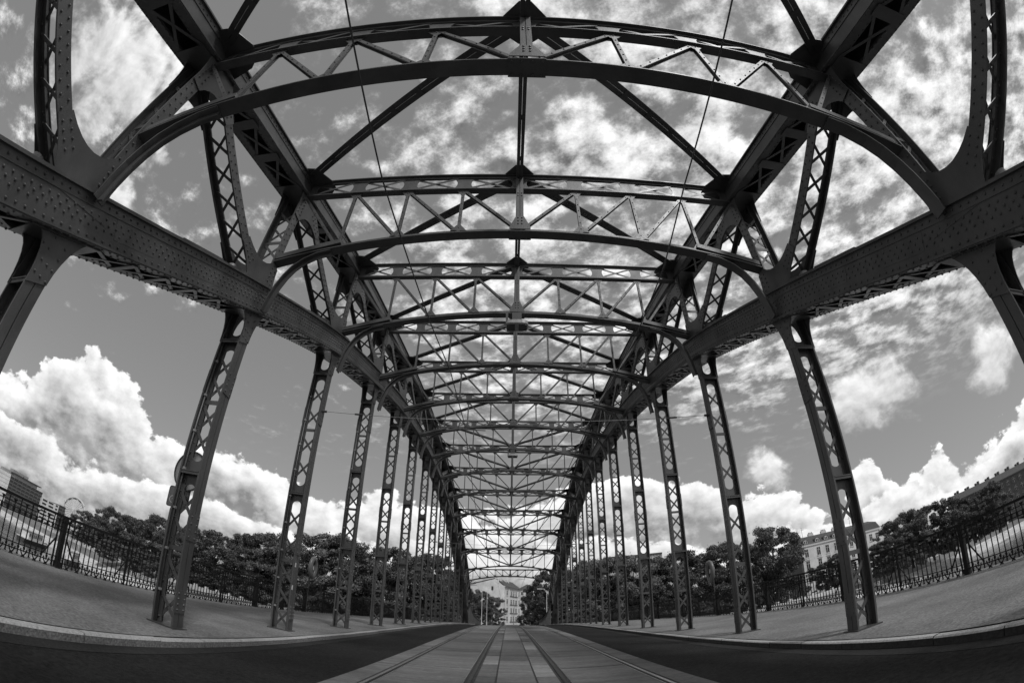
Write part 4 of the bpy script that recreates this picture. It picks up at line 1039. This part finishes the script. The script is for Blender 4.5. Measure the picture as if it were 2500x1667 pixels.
for row in range(4):
    for c in (.16, .40, .55, .70, .88): window(r, pc, df, nf, c*Lf, zc-3.4-3.75*row, 2.2, 2.1, TRIM, sill=True, cross=True)
    if row < 4:
        c0 = pc+df*Lf*.3; bb = MB()
        bb.add([(*(pc+df*Lf*a+nf*o), zc-3.75-3.75*row+h) for h in (0, .3) for a, o in ((.32, 0), (.78, 0), (.78, .25), (.32, .25))], MB.BF); bb.build('balcony_band', ROOF, r)
for c in (.25, .8): MB().add([(*(pc+df*Lf*(c+a)+nf*o), zg+h) for h in (0, zc-zg-.2) for a, o in ((0, 0), (.05, 0), (.05, .15), (0, .15))], MB.BF).build('pilaster', TRIM, r)
for k, c in enumerate((.02, .12, .2, .45, .6)):
    for u in (0, .5): MB().box(-.5, .5, -.5, .5, -1, random.uniform(1.2, 2.0)).build('chimney', PLAST2, r).matrix_local = Matrix.Translation((*(pk+df*Lf*c+dg*(u*2)), zk-.2-u))
MB().box(-.7, .7, -.05, .05, -.8, .8).build('gable_vent', BANDM, r).matrix_local = Matrix.Translation((*(pg+dg*Lg*.62-df*.02), zk-4.0))
# pale house peeping past it
r = empty('street_house', 'small white house with dark hipped roof beyond the corner building', 'house')
ph, qh = polar(1.45, 236), polar(3.6, 230); zh = ZO+233*math.tan(math.radians(2.1))
dh, nh, Lh = block(r, ph, qh, 9, zg, zh, WHITE)
MB().add([(*(ph-dh*.5+nh*.5), zh), (*(qh+dh*.5+nh*.5), zh), (*(qh+dh*.5-nh*9.5), zh), (*(ph-dh*.5-nh*9.5), zh), (*(ph+dh*3-nh*4.5), zh+3.2), (*(qh-dh*3-nh*4.5), zh+3.2)],
         [(0, 1, 5, 4), (1, 2, 5), (2, 3, 4, 5), (3, 0, 4), (3, 2, 1, 0)]).build('roof', ROOF, r)
for c in (1.6, 4.4, 7.2): window(r, ph, dh, nh, c, zh-3, 1.2, 1.7)
r = empty('tower_roof_house', 'tall house with dark pyramid roof behind the corner building', 'house')
pt, qt = polar(1.15, 262), polar(3.1, 262); zt_ = ZO+262*math.tan(math.radians(3.65))
dt, nt, Lt = block(r, pt, qt, 9, zg, zt_, PLAST)
cq = (pt+qt)/2-nt*4.5
MB().add([(*(pt-dt*.7+nt*.7), zt_), (*(qt+dt*.7+nt*.7), zt_), (*(qt+dt*.7-nt*9.7), zt_), (*(pt-dt*.7-nt*9.7), zt_), (*cq, zt_+3.2)], [(0, 1, 4), (1, 2, 4), (2, 3, 4), (3, 0, 4), (3, 2, 1, 0)]).build('roof', ROOF, r)
for c in (1.8, 4.4, 7.0): window(r, pt, dt, nt, c, zt_-3.2, 1.3, 1.9)
# pale ribbed hall behind the right hand trees
r = empty('ribbed_hall', 'pale hall with a ribbed metal wall rising behind trees', 'hall')
pa, qa = polar(11.2, 150), polar(18.2, 152); za = ZO+150*math.tan(math.radians(7.0))
da, na, La = block(r, pa, qa, 20, z0, za, mat('hall_cladding', .45, .6))
for t in np.arange(.2, La, 1.0): MB().add([(*(pa+da*(t+a)+na*o), z0+h) for h in (0, za-z0+.1) for a, o in ((0, 0), (.12, 0), (.12, .2), (0, .2))], MB.BF).build('rib', TRIM, r)
block(r, pa+na*.3, qa+na*.3, 20.6, za, za+.5, ROOF, 'parapet')

# hotels on the far bend of the river
def hotel(az0, d0, az1, d1, el, name, label, floors, mode, mwall, mband):
    p, q = polar(az0, d0), polar(az1, d1); zt = ZO+(d0+d1)/2*math.tan(math.radians(el)); r = empty(name, label, 'hotel')
    d, n, L = block(r, p, q, 25, BANK_Z, zt, mwall)
    fh = (zt-BANK_Z)/floors
    for k in range(floors):
        z = BANK_Z+fh*k
        if mode == 'bands':
            block(r, p+n*.25, q+n*.25, .25, z+fh*.42, z+fh*.92, mband, 'window_band')
            for c in np.arange(3, L-1, 4.2): MB().add([(*(p+d*(c+a)+n*o), z+h) for h in (fh*.42, fh*.92) for a, o in ((0, .25), (.5, .25), (.5, .4), (0, .4))], MB.BF).build('mullion', mwall, r)
        elif mode == 'irregular':
            c = 1.0
            while c < L-3:
                w = random.uniform(2.5, 7); w = min(w, L-1-c)
                MB().add([(*(p+d*(c+a)+n*o), z+h) for h in (fh*.35, fh*.85) for a, o in ((0, 0), (w, 0), (w, .15), (0, .15))], MB.BF).build('window', mband, r); c += w+random.uniform(.8, 3)
        else:
            block(r, p+n*.1, q+n*.1, .1, z+fh*.95, z+fh, mband, 'joint')
    return r, p, q, d, n, L, zt
r, p, q, d, n, L, zt = hotel(-64, 395, -59.75, 400, 3.0, 'hotel_tower', 'pale blank hotel wall with a dark vertical window strip by the river bend', 9, 'plain', PLAST, mat('hotel_joint', .3, .8))
block(r, p+d*(L*.62)+n*.3, p+d*(L*.66)+n*.3, .3, BANK_Z+10, zt-2, BANDM, 'window_strip')
for c in (.5, .8, .93): MB().box(-2, 2, -2, 2, 0, 2.2).build('roof_plant', GALV, r).matrix_local = Matrix.Translation((*(p+d*L*c-n*6), zt))
r, p, q, d, n, L, zt = hotel(-59.7, 400, -55.7, 415, 2.75, 'hotel_block', 'dark banded hotel block with a long overhanging roof by the river bend', 9, 'bands', mat('hotel_dark', .13, .6), BANDM)
block(r, p+d*2+n*1.5, p+d*(L*.9)+n*1.5, 16, zt+2.6, zt+3.3, STEEL2, 'roof_canopy'); block(r, p+d*3, p+d*(L*.8), 14, zt, zt+2.6, GALV, 'penthouse')
for c in (.15, .35, .5): MB().box(-3, 3, -2, 2, 0, 2.4).build('roof_plant', GALV, r).matrix_local = Matrix.Translation((*(p+d*L*c-n*8), zt+3.3))
hotel(-55.6, 412, -53.5, 420, 2.2, 'hotel_wing', 'white hotel wing with scattered dark windows beside the banded block', 7, 'irregular', WHITE, BANDM)
hotel(-53.4, 425, -52.7, 428, 2.3, 'glass_tower', 'slim dark glazed block between the white wing and the big wheel', 8, 'bands', mat('hotel_glass', .12, .3), BANDM)

# big wheel
c2 = polar(-51.75, 430); zc_ = ZO+430*math.tan(math.radians(2.45)); R = 430*math.tan(math.radians(1.32))
ax = np.array((.80, .60)); ax /= np.linalg.norm(ax)            # horizontal direction in the wheel's plane
r = empty('ferris_wheel', 'white big wheel with spokes standing behind trees by the river bend', 'ferris wheel')
def wp(a, rad, o=0.): q_ = c2+ax*rad*math.cos(a)+np.array((-ax[1], ax[0]))*o; return (q_[0], q_[1], zc_+rad*math.sin(a))
for o in (-.8, .8):
    MB().tube([wp(a, R, o) for a in np.linspace(0, 2*math.pi, 49)], .62, 5).build('rim', WHITE, r)
    MB().tube([wp(a, R*.93, o) for a in np.linspace(0, 2*math.pi, 49)], .16, 4).build('inner_rim', WHITE, r)
for k in range(24):
    a = k*2*math.pi/24; MB().tube([wp(a, .5), wp(a, R)], .34, 4).build('spoke', WHITE, r)
    g = wp(a+.13, R*1.0); MB().box(-.8, .8, -.8, .8, -1.5, .2).build('gondola', WHITE if k % 2 else BANDM, r).matrix_local = Matrix.Translation(g)
MB().tube([wp(0, 0, -2), wp(0, 0, 2)], .8, 10).build('hub', WHITE, r)
for o in (-1, 1):
    for u in (-.55, .55): q_ = c2+ax*R*u+np.array((-ax[1], ax[0]))*o*4; MB().tube([wp(0, 0, o*2), (q_[0], q_[1], BANK_Z)], .4, 6).build('leg', WHITE, r)

# ------------------------------------------------------------------ river craft and bank details
def boat(az, d, L, hd, lab):
    c = polar(az, d); r = empty('river_boat', lab, 'boat', 'boats on the river', (*c, WATER_Z), hd)
    st = [(-.5, .75, 0), (-.3, 1, 0), (.25, 1, 0), (.42, .6, .25), (.5, .05, .5)]; w = L*.11; rings = []
    for t, k, up in st: rings.append([(L*t, -w*k, 1.0+up), (L*t, -w*k*.75, -.2), (L*t, w*k*.75, -.2), (L*t, w*k, 1.0+up)])
    MB().sweep(rings).build('hull', STEEL2, r)
    MB().box(-L*.46, L*.36, -w*.98, w*.98, 1.0, 1.18).build('deck', WHITE, r)
    cb = MB().box(-L*.38, L*.15, -w*.75, w*.75, 1.18, 3.0).build('cabin', WHITE, r)
    for k in range(7):
        for sg in (-1, 1): MB().box(-L*.36+k*L*.073, -L*.36+k*L*.073+L*.05, sg*w*.75-.02, sg*w*.75+.02, 1.8, 2.6).build('window', GLASS, cb)
    MB().box(-L*.40, L*.18, -w*.85, w*.85, 3.0, 3.12).build('canopy', GALV, r)
    for k in range(5): MB().tube([(-L*.36+k*L*.12, w*.7, 3.1), (-L*.36+k*L*.12, w*.7, 4.2)], .05, 5).build('rail_post', WHITE, r)
    MB().tube([(L*.2, 0, 3.1), (L*.2, 0, 5.6)], .06, 5).build('mast', WHITE, r)
boat(-55.4, 138, 16, math.radians(118), 'white cabin boat with dark hull moored on the river')
boat(-50.6, 118, 9, math.radians(122), 'smaller white cabin boat by the stone embankment')
# promenade wall with pillars and white railing on both banks
def bank_y(x): return float(np.interp(x, xs_b, ys_b))
xs_b = [p_[0] for p_ in BANK]; ys_b = [p_[1] for p_ in BANK]
for s, lab in ((-1, 'low pale promenade wall on the bank beside the big wheel trees'), (1, 'low pale promenade wall on the bank before the townhouse')):
    r = empty('promenade_wall', lab, 'wall')
    X_ = np.arange(14, 190, 4.0)
    for x0, x1 in zip(X_[:-1], X_[1:]):
        a, c = (s*x0, bank_y(s*x0)+5.4), (s*x1, bank_y(s*x1)+5.4)
        MB().bar((*a, BANK_Z+.35), (*c, BANK_Z+.35), .4, .9).build('wall_panel', PLAST2, r)
        MB().box(-.3, .3, -.3, .3, 0, 1.3).build('pillar', PLAST2, r).matrix_local = Matrix.Translation((*a, BANK_Z-.1))
    r = empty('white_fence', 'white three bar fence along the promenade '+('beside the big wheel trees' if s < 0 else 'before the townhouse'), 'fence')
    X_ = np.arange(12, 90, 3.0)
    for k, (x0, x1) in enumerate(zip(X_[:-1], X_[1:])):
        a, c = (s*x0, bank_y(s*x0)+1.0), (s*x1, bank_y(s*x1)+1.0); zb = BANK_Z-1.75
        for h in (.35, .7, 1.05): MB().bar((*a, zb+h), (*c, zb+h), .06, .07).build('bar', WHITE, r)
        MB().box(-.06, .06, -.06, .06, 0, 1.15).build('post', WHITE, r).matrix_local = Matrix.Translation((*a, zb))
# street lamps and tram masts beyond the bridge
def mast(az, d, el, r0, lab, arm=0, m=None):
    c = polar(az, d); z = ZO+d*math.tan(math.radians(el)); zb = float(deck(d)) if d < 230 else zg
    r = empty('street_lamp' if arm else 'tram_mast', lab, 'street lamp' if arm else 'mast', None, (*c, zb-.2))
    h = z-zb+.2; MB().tube([(0, 0, 0), (0, 0, h*.5), (0, 0, h)], [r0, r0*.8, r0*.55], 8).build('pole', m or GALV, r)
    MB().tube([(0, 0, 0), (0, 0, .9)], r0*1.5, 8).build('base', m or GALV, r)
    if arm:
        MB().tube([(0, 0, h-.5), (arm*.35, 0, h+.25), (arm, 0, h+.3)], .06, 6).build('arm', m or GALV, r); MB().box(arm-.45, arm+.45, -.15, .15, h+.22, h+.36).build('lamp_head', m or GALV, r)
mast(-3.2, 96, 3.6, .075, 'pale steel mast nearest the gable wall beyond the portal', m=WHITE)
mast(-2.6, 108, 3.15, .075, 'second pale steel mast beyond the portal', m=WHITE)
mast(-.58, 150, 2.4, .13, 'thin mast against the corner of the corner building', m=GALV)
mast(.57, 170, 2.2, .14, 'thin mast in front of the corner building facade', m=GALV)
mast(4.35, 92, 3.5, .09, 'curved arm street lamp beside the tall dark tree', arm=-1.35, m=WHITE)
mast(56.9, 160, 2.6, .1, 'street lamp on the bank before the dark tenement', arm=-1.2)
